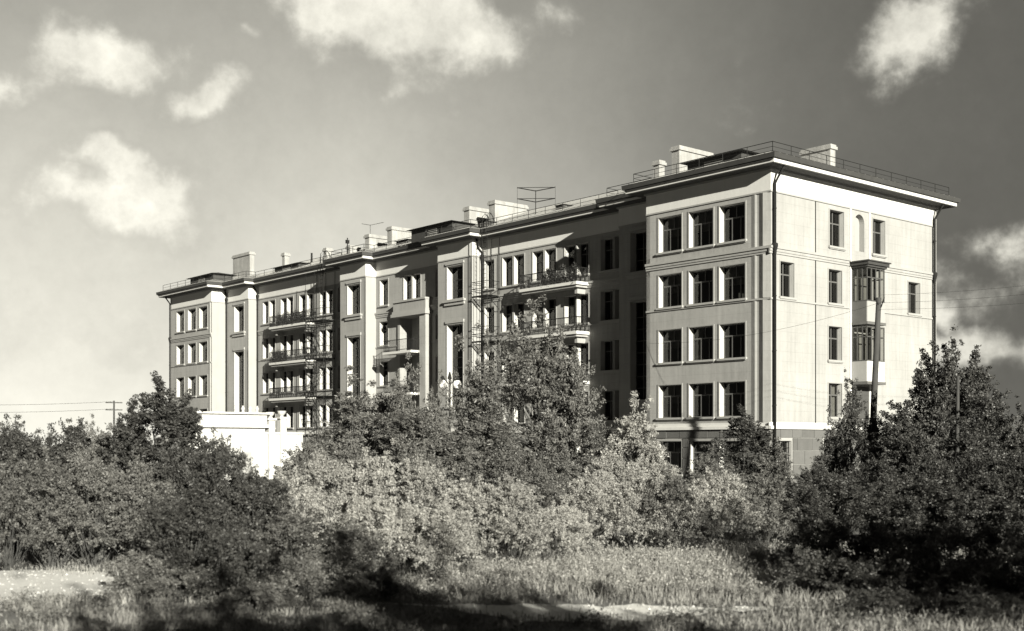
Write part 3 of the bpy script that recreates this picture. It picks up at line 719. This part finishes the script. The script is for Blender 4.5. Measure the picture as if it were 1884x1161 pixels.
# ------------------------------------------------------------------ vegetation
def leaves(rng, C, s, aspect=1.9, droop=0.0, axis=None):
    n = len(C); a = rng.normal(size=(n, 3))
    if axis is not None: a = a*.55 + axis
    a[:, 2] = a[:, 2] - droop; a /= np.linalg.norm(a, axis=1)[:, None]
    b = np.cross(a, rng.normal(size=(n, 3))); b /= np.linalg.norm(b, axis=1)[:, None]
    L_ = (s*rng.uniform(.6, 1.4, n))[:, None]; W_ = L_/aspect
    V = np.stack([C-a*L_*.5, C+b*W_*.5, C+a*L_*.5, C-b*W_*.5], 1).reshape(-1, 3)
    return V, np.arange(n*4).reshape(n, 4)
def nrm(a): return a/np.linalg.norm(a, axis=1)[:, None]
def crown_points(rng, n, H, W, z0, lumps=26, shoots=8, top=1.0, profile='round', csize=1.0, spray=.45, per=34, tight=.055):
    """lumps near the skin of an uneven envelope carry leafy twigs; shoots of twigs break the outline"""
    ang = rng.uniform(0, 2*np.pi, lumps); h = rng.uniform(0, 1, lumps)**.8
    if profile == 'cone': rad = (1-h)*.95+.08
    elif profile == 'bush': rad = np.sqrt(np.clip(1-(h*1.0)**2.4, .05, 1))
    else: rad = np.sqrt(np.clip(1-(2*h-.85)**2, .06, 1))
    lobe = 1 + .22*np.sin(ang*2+rng.uniform(0, 6)) + .16*np.sin(ang*3+h*5+rng.uniform(0, 6))
    rr = W/2*rad*rng.uniform(.3, 1.0, lumps)*lobe
    C = np.stack([rr*np.cos(ang), rr*np.sin(ang), z0+(H-z0)*h*rng.uniform(.75, .95, lumps)], 1)
    R_ = rng.uniform(.07, .17, lumps)*min(W, H-z0)*csize
    ns = n//per; m1 = int(ns*.80); w = R_**1.7; w = w/w.sum(); k = rng.choice(lumps, m1, p=w)
    d = nrm(rng.normal(size=(m1, 3)))
    out_ = C[k]*np.array([1, 1, 0]); out_ = out_/(np.linalg.norm(out_, axis=1)[:, None]+.2)
    S0 = C[k] + d*(R_[k]*rng.uniform(.2, .9, m1))[:, None]
    A0 = nrm(d*.8 + out_*.45 + np.array([0, 0, .45]) + rng.normal(size=(m1, 3))*.35); L0 = spray*rng.uniform(.4, 1.5, m1)
    # shoots: upright leaders, each a stack of short side twigs
    m2 = ns-m1; sh = rng.integers(0, shoots, m2); top_i = np.argsort(-(C[:, 2] + rng.normal(size=lumps)*.15*H))[:max(shoots, 1)]
    top_i = np.resize(top_i, shoots); SL = (H-z0)*rng.uniform(.10, .30, shoots)*top; lean = rng.normal(size=(shoots, 2))*.22
    t = rng.uniform(0, 1, m2); b = C[top_i][sh] + np.stack([lean[sh, 0]*t*SL[sh], lean[sh, 1]*t*SL[sh], t*SL[sh]], 1)
    A1 = nrm(np.stack([rng.normal(size=m2), rng.normal(size=m2), rng.uniform(.3, 1.4, m2)], 1)); L1 = spray*rng.uniform(.3, .9, m2)*(1.15-t)
    S = np.concatenate([S0, b]); A = np.concatenate([A0, A1]); Ls = np.concatenate([L0, L1])
    q = np.repeat(np.arange(len(S)), per); t = rng.uniform(0, 1, len(q))
    P_ = S[q] + A[q]*(Ls[q]*t)[:, None] + rng.normal(size=(len(q), 3))*(tight*(1.15-.6*t))[:, None]
    P_[:, 2] -= .10*Ls[q]*t**2; zs = (H-z0)/max(np.percentile(P_[:, 2], 99.6)-z0, .1); up = P_[:, 2] > z0; P_[up, 2] = z0+(P_[up, 2]-z0)*zs; C[:, 2] = z0+(C[:, 2]-z0)*zs; P_[:, 2] = np.maximum(P_[:, 2], .05)
    return P_, C, A[q]
def make_plant_meshes(seed, n, leaf, H, W, z0, kind, profile, droop=.15, aspect=1.9, **kw):
    rng = np.random.default_rng(seed); P_, C, AX = crown_points(rng, n, H, W, z0, profile=profile, **kw)
    V, F = leaves(rng, P_, leaf, aspect, droop, AX*.7)
    st = MB(); r = random.Random(seed)
    if kind == 'tree':
        zt = z0+(H-z0)*.7; tx, ty = r.uniform(-.2, .2), r.uniform(-.2, .2)
        st.tube([(0, 0, -.1), (tx*.3, ty*.3, zt*.4), (tx, ty, zt)], [.012*H+.02, .009*H+.01, .015], 7)
        for c in C[: min(len(C), 34)]:
            zb = min(c[2]*.6+z0*.25, zt*.95); f = zb/zt
            mid = ((tx*f+c[0])*.5, (ty*f+c[1])*.5, zb+(c[2]-zb)*.35); st.tube([(tx*f, ty*f, zb), mid, tuple(c)], [.03, .02, .007], 4, False)
    else:
        for c in C:
            b = (c[0]*.16+r.uniform(-.12, .12), c[1]*.16+r.uniform(-.12, .12), -.05); mid = (c[0]*.6, c[1]*.6, c[2]*.55)
            st.tube([b, mid, tuple(c)], [.011, .008, .004], 4, False)
    return V, F, st
def balcony_plants(u0, u1, z, seed, label):
    r = np.random.default_rng(seed); n = int((u1-u0)*1100); t = r.uniform(0, 1, n); bump = .18+.34*np.abs(np.sin(t*9+seed))*r.uniform(.4, 1, n)
    P_ = np.stack([MV-1.02+r.normal(size=n)*.10, u0+(u1-u0)*t, z+.5+bump*r.uniform(-1, 2.2, n)], 1); V, F = leaves(r, P_, .085)
    e = empty('balcony_plants', (14.2, 66.2, 0), R(40.4)); tag(e, label, 'balcony plants', 'flower boxes on the open balconies')
    link(bpy.data.objects.new('foliage', mesh_np('foliage', V, F, M['leaf_dark'])), e)
    MB().box(MV-1.12, MV-.92, u0, u1, z+.42, z+.62).build('flower_box', M['wood'], e)
balcony_plants(17.1, 20.6, 13.74, 1, 'dark leafy flower boxes along the top balcony nearest the end wing')
balcony_plants(52.2, 57.0, 13.74, 2, 'dense dark flower boxes filling the top balcony of the left recessed front')
balcony_plants(55.4, 57.9, 10.44, 3, 'dark plants at the left end of the middle balcony on the left recessed front')
PROTO = {}
def proto(key, mat, *a, **k):
    V, F, st = make_plant_meshes(*a, **k)
    PROTO[key] = (mesh_np('crown', V, F, M[mat]), st.mesh('stems', M['bark']), a[3], a[4])
#      key          material     seed n     leaf  H    W   z0
proto('shrub_a', 'leaf_pale', 11, 26000, .052, 2.5, 2.6, .6, 'shrub', 'bush', lumps=60, shoots=20, csize=.85, spray=.32, per=48, tight=.04)
proto('shrub_b', 'leaf_pale', 12, 24000, .056, 2.5, 2.6, .5, 'shrub', 'bush', lumps=48, shoots=28, csize=.8, spray=.38, top=1.4, per=44, tight=.04)
proto('shrub_c', 'leaf_mid', 13, 26000, .058, 2.6, 2.6, .5, 'shrub', 'bush', lumps=50, shoots=20, csize=.9, spray=.34, per=44, tight=.045)
proto('shrub_d', 'leaf_mid', 14, 20000, .064, 2.8, 2.6, .5, 'shrub', 'bush', lumps=36, shoots=28, csize=.8, spray=.42, top=1.7, per=40, tight=.045)
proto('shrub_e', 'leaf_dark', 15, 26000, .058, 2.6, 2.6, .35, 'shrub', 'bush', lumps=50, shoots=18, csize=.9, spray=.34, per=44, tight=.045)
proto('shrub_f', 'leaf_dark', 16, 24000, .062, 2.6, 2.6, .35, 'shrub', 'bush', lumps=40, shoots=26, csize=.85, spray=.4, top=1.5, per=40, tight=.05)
proto('tree_a', 'leaf_mid', 21, 36000, .11, 7.0, 5.0, 1.0, 'tree', 'bush', lumps=54, shoots=26, csize=.58, top=1.6, spray=.6, tight=.08, aspect=2.6, per=40)
proto('tree_b', 'leaf_mid', 22, 22000, .10, 5.5, 3.0, .8, 'tree', 'bush', lumps=40, shoots=20, csize=.74, top=1.7, spray=.5, tight=.07, aspect=2.6, per=40)
proto('tree_c', 'leaf_mid', 23, 16000, .10, 5.0, 2.4, .6, 'tree', 'bush', lumps=28, shoots=16, csize=.85, top=1.7, spray=.45, tight=.07, aspect=2.4)
proto('tree_d', 'leaf_dark', 24, 36000, .115, 7.5, 5.2, .6, 'tree', 'bush', lumps=56, shoots=22, csize=.7, spray=.6, tight=.085, per=40)
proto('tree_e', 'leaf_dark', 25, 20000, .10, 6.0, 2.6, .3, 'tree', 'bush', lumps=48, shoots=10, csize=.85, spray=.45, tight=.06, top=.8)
proto('tree_f', 'leaf_pale', 26, 14000, .10, 4.6, 2.0, .6, 'tree', 'bush', lumps=20, shoots=14, csize=1.0, top=1.4, spray=.42, tight=.07, aspect=2.4)
proto('tree_g', 'leaf_shaded', 27, 32000, .12, 7.5, 5.2, .5, 'tree', 'bush', lumps=56, shoots=24, csize=.62, spray=.6, tight=.09, top=1.3)
proto('shrub_g', 'leaf_mid', 17, 9000, .055, 1.0, 1.7, .05, 'shrub', 'bush', lumps=26, shoots=16, csize=1.3, spray=.24, top=1.6, per=36, tight=.035)
proto('shrub_h', 'leaf_dark', 18, 9000, .055, 1.1, 1.8, .05, 'shrub', 'bush', lumps=26, shoots=16, csize=1.3, spray=.26, top=1.4, per=36, tight=.04)
vr = random.Random(99)
NAMES = {'shrub': 'shrub', 'tree': 'tree'}
def plant(key, x, y, h, w, label, group, rot=None):
    cr, stm, H0, W0 = PROTO[key]; kind = key.split('_')[0]
    e = empty(kind, (x, y, 0), vr.uniform(0, 6.28) if rot is None else rot); tag(e, label, kind, group)
    e.scale = (w/W0, w/W0, h/H0)
    c = link(bpy.data.objects.new('crown', cr), e)
    link(bpy.data.objects.new('trunk' if kind == 'tree' else 'stems', stm), e)
    return e
#PLANTS_BEGIN
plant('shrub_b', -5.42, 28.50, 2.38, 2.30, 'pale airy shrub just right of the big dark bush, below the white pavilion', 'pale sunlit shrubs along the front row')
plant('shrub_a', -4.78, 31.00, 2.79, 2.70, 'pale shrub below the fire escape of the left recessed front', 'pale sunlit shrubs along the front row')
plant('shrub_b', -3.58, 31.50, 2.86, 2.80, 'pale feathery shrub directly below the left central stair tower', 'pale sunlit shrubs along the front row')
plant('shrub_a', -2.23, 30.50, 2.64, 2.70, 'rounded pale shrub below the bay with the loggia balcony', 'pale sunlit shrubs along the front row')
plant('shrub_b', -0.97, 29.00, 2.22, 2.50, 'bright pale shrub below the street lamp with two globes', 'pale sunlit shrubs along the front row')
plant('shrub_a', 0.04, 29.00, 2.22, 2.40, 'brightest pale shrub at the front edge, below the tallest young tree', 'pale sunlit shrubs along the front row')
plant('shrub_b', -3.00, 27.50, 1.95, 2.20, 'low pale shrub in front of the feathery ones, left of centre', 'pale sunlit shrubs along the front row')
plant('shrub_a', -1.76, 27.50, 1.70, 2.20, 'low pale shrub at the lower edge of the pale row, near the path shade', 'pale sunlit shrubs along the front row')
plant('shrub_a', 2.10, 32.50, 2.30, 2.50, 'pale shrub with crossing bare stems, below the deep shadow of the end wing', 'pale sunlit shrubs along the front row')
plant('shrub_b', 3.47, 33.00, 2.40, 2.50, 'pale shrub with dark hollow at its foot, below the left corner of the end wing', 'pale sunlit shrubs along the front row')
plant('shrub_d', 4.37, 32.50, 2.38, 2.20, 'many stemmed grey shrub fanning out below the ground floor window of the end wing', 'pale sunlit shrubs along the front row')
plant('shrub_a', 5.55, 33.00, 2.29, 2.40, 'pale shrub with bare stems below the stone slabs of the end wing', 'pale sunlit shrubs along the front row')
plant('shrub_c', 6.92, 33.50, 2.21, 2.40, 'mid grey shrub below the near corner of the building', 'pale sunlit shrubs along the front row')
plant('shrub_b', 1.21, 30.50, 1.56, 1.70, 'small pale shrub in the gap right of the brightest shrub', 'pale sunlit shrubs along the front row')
plant('shrub_c', -6.54, 38.00, 2.91, 2.60, 'grey shrub rising under the white pavilion wall', 'leafy shrubs in the second row')
plant('shrub_d', -5.13, 39.00, 3.26, 2.80, 'upright grey shrub behind the feathery pale shrub', 'leafy shrubs in the second row')
plant('shrub_c', -3.37, 40.00, 3.22, 3.20, 'broad grey shrub behind the pale row, left of the street lamp', 'leafy shrubs in the second row')
plant('shrub_d', -1.44, 39.00, 3.14, 3.00, 'grey shrub at the foot of the street lamp', 'leafy shrubs in the second row')
plant('shrub_c', 0.22, 38.00, 2.83, 3.00, 'grey shrub under the tallest young tree', 'leafy shrubs in the second row')
plant('shrub_d', 1.86, 40.00, 2.68, 2.80, 'grey shrub at the foot of the deep shadow beside the end wing', 'leafy shrubs in the second row')
plant('shrub_a', 3.48, 41.00, 2.67, 2.60, 'pale shrub at the foot of the bright slender tree', 'leafy shrubs in the second row')
plant('shrub_a', 5.17, 42.00, 2.38, 2.40, 'pale shrub touching the ground floor of the end wing on the left', 'leafy shrubs in the second row')
plant('shrub_c', 7.35, 42.00, 2.28, 2.80, 'low shrub in front of the stone plinth below the dark young tree', 'leafy shrubs in the second row')
plant('shrub_e', 9.68, 44.00, 1.81, 2.60, 'dark shrub at the near corner of the building', 'leafy shrubs in the second row')
plant('shrub_c', -12.33, 29.50, 2.73, 2.60, 'grey bush cut by the left picture edge above the sandy path', 'bushes crowding the left side')
plant('shrub_d', -11.46, 30.00, 2.80, 2.60, 'grey bush second from the left edge above the sandy path', 'bushes crowding the left side')
plant('shrub_c', -10.37, 30.00, 2.76, 2.60, 'grey bush above the end of the sunlit sandy path', 'bushes crowding the left side')
plant('shrub_d', -9.20, 29.50, 2.60, 2.50, 'lighter grey bush with bare twigs left of the big dark bush', 'bushes crowding the left side')
plant('shrub_e', -14.47, 35.00, 3.55, 3.40, 'tall dark bush at the far left edge behind the grey one', 'bushes crowding the left side')
plant('shrub_f', -13.50, 36.00, 3.62, 3.20, 'tall dark bush behind, left of the distant pole', 'bushes crowding the left side')
plant('shrub_c', -12.21, 36.00, 3.49, 3.00, 'tall bush right below the distant pole', 'bushes crowding the left side')
plant('shrub_f', -8.88, 33.00, 3.00, 3.00, 'dark bush in front of the left end of the white pavilion', 'bushes crowding the left side')
plant('tree_c', -16.27, 40.00, 3.90, 2.00, 'thin topped sapling sticking out of the bushes at the far left', 'bushes crowding the left side')
plant('tree_c', -15.01, 41.00, 3.78, 2.00, 'small sapling poking above the bushes left of the distant pole', 'bushes crowding the left side')
plant('tree_c', -14.39, 42.00, 3.98, 1.00, 'spindly sapling just left of the distant pole', 'bushes crowding the left side')
plant('shrub_e', -6.66, 27.50, 3.10, 2.70, 'big dark bush in front of the white pavilion, top against its wall', 'bushes crowding the left side')
plant('shrub_f', -6.86, 25.50, 2.08, 2.60, 'dark shaded bush at the right end of the sunlit path', 'bushes crowding the left side')
plant('shrub_e', -5.70, 26.50, 2.43, 2.40, 'dark bush in the notch where the white wall shows lowest', 'bushes crowding the left side')
plant('shrub_d', -4.62, 25.80, 1.66, 2.20, 'shaded weedy bush at the lower left of the pale row', 'shaded weeds and low shrubs close to the path')
plant('shrub_d', -3.47, 25.50, 1.39, 2.00, 'low shaded bush under the pale row near the path', 'shaded weeds and low shrubs close to the path')
plant('shrub_h', -5.54, 24.00, 1.27, 2.16, 'low dark bush in the foreground shade left of centre', 'shaded weeds and low shrubs close to the path')
plant('tree_e', -10.55, 36.00, 4.98, 2.90, 'rounded dark tree with a tall topknot at the left corner of the building', 'young trees in front of the long facade')
plant('tree_e', -9.96, 37.00, 4.53, 2.10, 'leafy tree half hiding the lowest windows of the far wing', 'young trees in front of the long facade')
plant('tree_e', -11.61, 37.00, 4.37, 2.20, 'short tree left of the one with the topknot', 'young trees in front of the long facade')
plant('tree_b', -5.95, 46.00, 5.70, 4.00, 'young tree rising in front of the left central stair tower', 'young trees in front of the long facade')
plant('tree_c', -4.20, 45.00, 6.25, 1.80, 'pointed sapling before the loggia bay', 'young trees in front of the long facade')
plant('tree_c', -2.92, 45.00, 5.64, 1.50, 'narrow sapling just left of the street lamp', 'young trees in front of the long facade')
plant('tree_b', -3.82, 43.00, 4.84, 3.80, 'broad low tree between stair tower and street lamp', 'young trees in front of the long facade')
plant('tree_a', 0.89, 46.00, 8.35, 5.80, 'tallest young tree, its crown hiding the lower balconies', 'young trees in front of the long facade')
plant('tree_b', -1.06, 45.00, 6.96, 2.20, 'slender tree with drooping leaves against the right central stair tower', 'young trees in front of the long facade')
plant('tree_b', 2.03, 46.00, 7.19, 2.80, 'tree leaning right over the ends of the lower balconies', 'young trees in front of the long facade')
plant('tree_b', -0.81, 43.00, 4.55, 4.00, 'broad dark tree under the tallest one, right of the street lamp', 'young trees in front of the long facade')
plant('tree_c', 3.13, 44.00, 3.99, 2.20, 'small tree in front of the deepest shadow beside the end wing', 'young trees in front of the long facade')
plant('tree_f', 4.42, 44.00, 4.83, 2.20, 'bright slender tree at the left corner of the end wing', 'young trees in front of the long facade')
plant('tree_f', 5.00, 43.00, 3.68, 1.50, 'short pale tree covering the lowest left window of the end wing', 'young trees in front of the long facade')
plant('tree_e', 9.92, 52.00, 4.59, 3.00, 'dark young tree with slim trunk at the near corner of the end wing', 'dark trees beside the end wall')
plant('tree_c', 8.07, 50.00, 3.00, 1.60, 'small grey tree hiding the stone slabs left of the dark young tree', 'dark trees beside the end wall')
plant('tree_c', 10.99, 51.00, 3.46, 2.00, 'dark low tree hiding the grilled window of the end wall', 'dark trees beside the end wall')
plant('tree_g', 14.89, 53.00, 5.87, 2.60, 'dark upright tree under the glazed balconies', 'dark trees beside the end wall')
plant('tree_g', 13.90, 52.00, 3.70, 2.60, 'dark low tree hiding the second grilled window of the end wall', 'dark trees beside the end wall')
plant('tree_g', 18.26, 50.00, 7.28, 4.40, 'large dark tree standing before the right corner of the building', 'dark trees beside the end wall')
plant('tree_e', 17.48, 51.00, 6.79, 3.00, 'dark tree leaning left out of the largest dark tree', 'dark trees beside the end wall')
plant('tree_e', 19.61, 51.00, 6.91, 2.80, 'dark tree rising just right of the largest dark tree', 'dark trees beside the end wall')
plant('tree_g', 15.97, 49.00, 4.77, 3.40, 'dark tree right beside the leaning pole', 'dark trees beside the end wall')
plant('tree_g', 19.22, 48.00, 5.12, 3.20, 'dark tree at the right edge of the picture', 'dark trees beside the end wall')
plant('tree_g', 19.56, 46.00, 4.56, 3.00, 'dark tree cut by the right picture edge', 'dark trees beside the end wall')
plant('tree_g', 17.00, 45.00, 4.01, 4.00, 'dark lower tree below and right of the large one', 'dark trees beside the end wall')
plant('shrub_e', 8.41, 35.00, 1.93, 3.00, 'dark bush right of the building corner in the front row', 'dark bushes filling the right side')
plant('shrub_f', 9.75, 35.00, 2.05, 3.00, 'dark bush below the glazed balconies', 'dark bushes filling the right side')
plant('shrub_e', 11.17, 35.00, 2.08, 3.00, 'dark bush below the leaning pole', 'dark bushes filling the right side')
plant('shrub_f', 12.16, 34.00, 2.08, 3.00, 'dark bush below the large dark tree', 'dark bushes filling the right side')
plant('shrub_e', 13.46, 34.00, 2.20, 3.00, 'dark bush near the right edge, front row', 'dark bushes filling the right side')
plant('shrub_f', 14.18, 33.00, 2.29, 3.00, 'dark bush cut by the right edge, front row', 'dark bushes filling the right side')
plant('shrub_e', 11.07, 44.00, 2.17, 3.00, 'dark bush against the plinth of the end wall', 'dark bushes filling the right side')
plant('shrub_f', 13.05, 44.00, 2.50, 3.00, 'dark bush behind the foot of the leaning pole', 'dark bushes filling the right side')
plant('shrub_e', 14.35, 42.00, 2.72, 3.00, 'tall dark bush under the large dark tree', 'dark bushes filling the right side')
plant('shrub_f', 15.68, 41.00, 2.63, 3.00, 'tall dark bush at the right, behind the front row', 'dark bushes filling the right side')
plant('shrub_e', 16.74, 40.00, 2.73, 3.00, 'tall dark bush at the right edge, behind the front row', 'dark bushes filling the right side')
plant('shrub_h', 7.42, 28.00, 1.23, 2.40, 'low grey weedy bush on the right in front of the dark row', 'shaded weeds and low shrubs close to the path')
plant('shrub_h', 8.65, 27.50, 1.20, 2.40, 'low grey weedy bush below the leaning pole, nearer', 'shaded weeds and low shrubs close to the path')
plant('shrub_h', 9.71, 27.00, 1.30, 2.40, 'low grey weedy bush below the large dark tree, nearer', 'shaded weeds and low shrubs close to the path')
plant('shrub_h', 10.64, 26.00, 1.30, 2.40, 'low grey weedy bush at the lower right corner', 'shaded weeds and low shrubs close to the path')
plant('shrub_h', 6.05, 24.50, 0.90, 1.90, 'low dark soft bush where the grass ends, nearest the camera on the right', 'shaded weeds and low shrubs close to the path')
plant('shrub_h', 6.76, 23.50, 0.78, 1.90, 'low dark bush near the bottom edge below the glazed balconies', 'shaded weeds and low shrubs close to the path')
plant('shrub_h', 7.99, 24.00, 1.05, 1.90, 'low dark bush near the bottom edge, third from the right corner', 'shaded weeds and low shrubs close to the path')
plant('shrub_h', 8.59, 23.00, 0.77, 1.90, 'low dark bush near the bottom edge, second from the right corner', 'shaded weeds and low shrubs close to the path')
plant('shrub_h', 9.73, 23.50, 0.99, 1.90, 'low dark bush in the bottom right corner', 'shaded weeds and low shrubs close to the path')
plant('shrub_h', 6.77, 21.50, 0.43, 1.90, 'lowest dark bush touching the bottom edge on the right', 'shaded weeds and low shrubs close to the path')
plant('shrub_h', 8.24, 21.30, 0.41, 1.90, 'lowest dark bush touching the bottom edge near the right corner', 'shaded weeds and low shrubs close to the path')
plant('shrub_g', -7.53, 24.50, 0.90, 1.53, 'low shaded bush right of the bare dirt patch', 'shaded weeds and low shrubs close to the path')
plant('shrub_g', -6.33, 23.50, 0.72, 1.50, 'low shaded bush in the foreground under the big dark bush', 'shaded weeds and low shrubs close to the path')
plant('shrub_g', -4.10, 23.80, 0.85, 1.50, 'low shaded bush in the foreground below the pale row, left', 'shaded weeds and low shrubs close to the path')
plant('shrub_g', -2.57, 23.60, 0.66, 1.50, 'low shaded bush in the foreground below the pale row, middle', 'shaded weeds and low shrubs close to the path')
plant('shrub_g', -4.68, 22.00, 0.52, 1.50, 'lowest shaded bush near the bottom edge left of centre', 'shaded weeds and low shrubs close to the path')
plant('shrub_c', -9.20, 58.00, 3.21, 4.50, 'far low shrub at the foot of the left fire escape', 'far shrubs at the foot of the building')
plant('shrub_c', -6.85, 58.00, 3.21, 4.50, 'far low shrub at the foot of the left central stair tower', 'far shrubs at the foot of the building')
plant('shrub_c', 1.52, 58.00, 3.21, 4.50, 'far low shrub under the lower balconies', 'far shrubs at the foot of the building')
plant('shrub_c', 3.87, 58.00, 3.21, 4.50, 'far low shrub under the deep shadow', 'far shrubs at the foot of the building')
# trees beyond the frame, behind and to the right of the camera: they shade the foreground
for x, y, h, w, l in ((5.2, 3.4, 8.6, 4.6, 'tree standing right of the photographer'), (3.4, -0.6, 8.6, 4.0, 'tree close behind the photographer'), (3.0, -4.4, 9.4, 4.4, 'tree further behind the photographer'), (8.6, 1.0, 9.0, 5.0, 'second tree right of the photographer'),
                      (0.0, -7.0, 10.6, 5.0, 'tallest tree behind the photographer'), (14.5, 10.5, 8.0, 5.5, 'tree beyond the right edge, nearest the path end'), (23.5, 20, 8.5, 6.0, 'tall tree beyond the right edge of the picture')):
    plant('tree_a' if x < 9 else 'tree_d', x, y, h, w, l, 'trees around the viewpoint')
#PLANTS_END
#GRASS
rng = np.random.default_rng(5)
def blades(name, n, x0, x1, y0, y1, h0, h1, wd, label, dens=None, mat='grass'):
    k = int(n*3); x = rng.uniform(x0, x1, k); y = rng.uniform(y0, y1, k)
    patch = np.sin(x*1.3+.6*np.sin(y*1.1))*np.cos(y*1.7+.8*np.sin(x*.7)) + rng.normal(size=k)*.45
    rc = road_c(x); rw = road_w(x)
    off = (np.abs(y-rc) > rw*rng.uniform(.6, 1.25, k)+rng.normal(size=k)*.12) | (rng.uniform(0, 1, k) < .012)
    keep = (patch > -.5) & off; x, y, patch = x[keep][:n], y[keep][:n], patch[keep][:n]; m = len(x)
    # blades grow in tufts
    tx = x + rng.normal(size=m)*.03; ty = y + rng.normal(size=m)*.03; z = heights(x, y)
    h = rng.uniform(h0, h1, m)*(1+.35*np.clip(patch, -1, 1)); a = rng.uniform(0, 6.283, m); ln = h*rng.uniform(.1, .7, m)
    b = rng.uniform(0, 6.283, m); w = wd*rng.uniform(.6, 1.4, m)
    p0 = np.stack([tx-np.cos(b)*w/2, ty-np.sin(b)*w/2, z-.02], 1); p1 = np.stack([tx+np.cos(b)*w/2, ty+np.sin(b)*w/2, z-.02], 1)
    m0 = np.stack([tx+np.cos(a)*ln*.35-np.cos(b)*w*.4, ty+np.sin(a)*ln*.35-np.sin(b)*w*.4, z+h*.6], 1)
    m1 = m0 + np.stack([np.cos(b)*w*.8, np.sin(b)*w*.8, 0*w], 1)
    t_ = np.stack([tx+np.cos(a)*ln, ty+np.sin(a)*ln, z+h], 1)
    V = np.stack([p0, p1, m0, m1, t_], 1).reshape(-1, 3); i = np.arange(m)[:, None]*5
    F = np.concatenate([i+[0, 1, 3], i+[0, 3, 2], i+[2, 3, 4]])
    o = link(bpy.data.objects.new(name, mesh_np(name, V, F, M[mat]))); tag(o, label, None, kind='stuff'); return o
blades('grass', 70000, -14, 15, 17, 36, .05, .17, .014, 'dry grass and low weeds covering the clearing')
blades('tall_grass', 9000, -1, 8.5, 24.0, 31, .15, .36, .014, 'taller pale dry grass in front of the shrubs')
blades('shaded_grass', 5000, 4.5, 13, 17, 26.5, .12, .3, .016, 'taller grass at the lower right')

def weeds(name, n, x0, x1, y0, y1, h0, h1, per, leaf, mat, label):
    cx = rng.uniform(x0, x1, n*2); cy = rng.uniform(y0, y1, n*2)
    rc = road_c(cx); rw = road_w(cx)+.1
    k = (np.abs(cy-rc) > rw+.15); cx, cy = cx[k][:n], cy[k][:n]; m = len(cx)
    h = rng.uniform(h0, h1, m); r = h*rng.uniform(.6, 1.1, m); idx = np.repeat(np.arange(m), per)
    d = rng.normal(size=(m*per, 3)); d /= np.linalg.norm(d, axis=1)[:, None]; q = rng.uniform(.3, 1.1, m*per)**.6
    P_ = np.stack([cx[idx]+d[:, 0]*r[idx]*q, cy[idx]+d[:, 1]*r[idx]*q, heights(cx[idx], cy[idx])+np.abs(d[:, 2])*h[idx]*q+.02], 1)
    V, F = leaves(rng, P_, leaf, 2.6, -.5)
    tag(link(bpy.data.objects.new(name, mesh_np(name, V, F, M[mat]))), label, kind='stuff')
weeds('weeds', 650, -2, 15, 24.5, 33, .12, .5, 150, .06, 'leaf_pale', 'pale leafy weeds in the clearing before the shrubs')
weeds('low_weeds', 900, -14, 15, 17, 28.5, .1, .38, 110, .055, 'leaf_mid', 'low grey weeds scattered near the path')

# pebbles and clods on the bare dirt
n = 1100; px_ = rng.uniform(-15, 4.6, n*4); py_ = road_c(px_)+rng.uniform(-1, 1, n*4)*np.maximum(road_w(px_), .05); kk = road_w(px_) > .3; px_, py_ = px_[kk][:n], py_[kk][:n]; n = len(px_)
base_ = np.array([(1, 0, 0), (0, 1, 0), (-1, 0, 0), (0, -1, 0), (0, 0, .8)]); r_ = rng.uniform(.012, .055, n)*rng.uniform(.4, 1, n)
V = (base_[None]*rng.uniform(.7, 1.3, (n, 5, 3))*r_[:, None, None] + np.stack([px_, py_, heights(px_, py_)+.012], 1)[:, None]).reshape(-1, 3)
i = np.arange(n)[:, None]*5; F = np.concatenate([i+[0, 1, 4], i+[1, 2, 4], i+[2, 3, 4], i+[3, 0, 4]])
tag(link(bpy.data.objects.new('pebbles', mesh_np('pebbles', V, F, M['road']))), 'small stones and clods scattered on the bare path', kind='stuff')
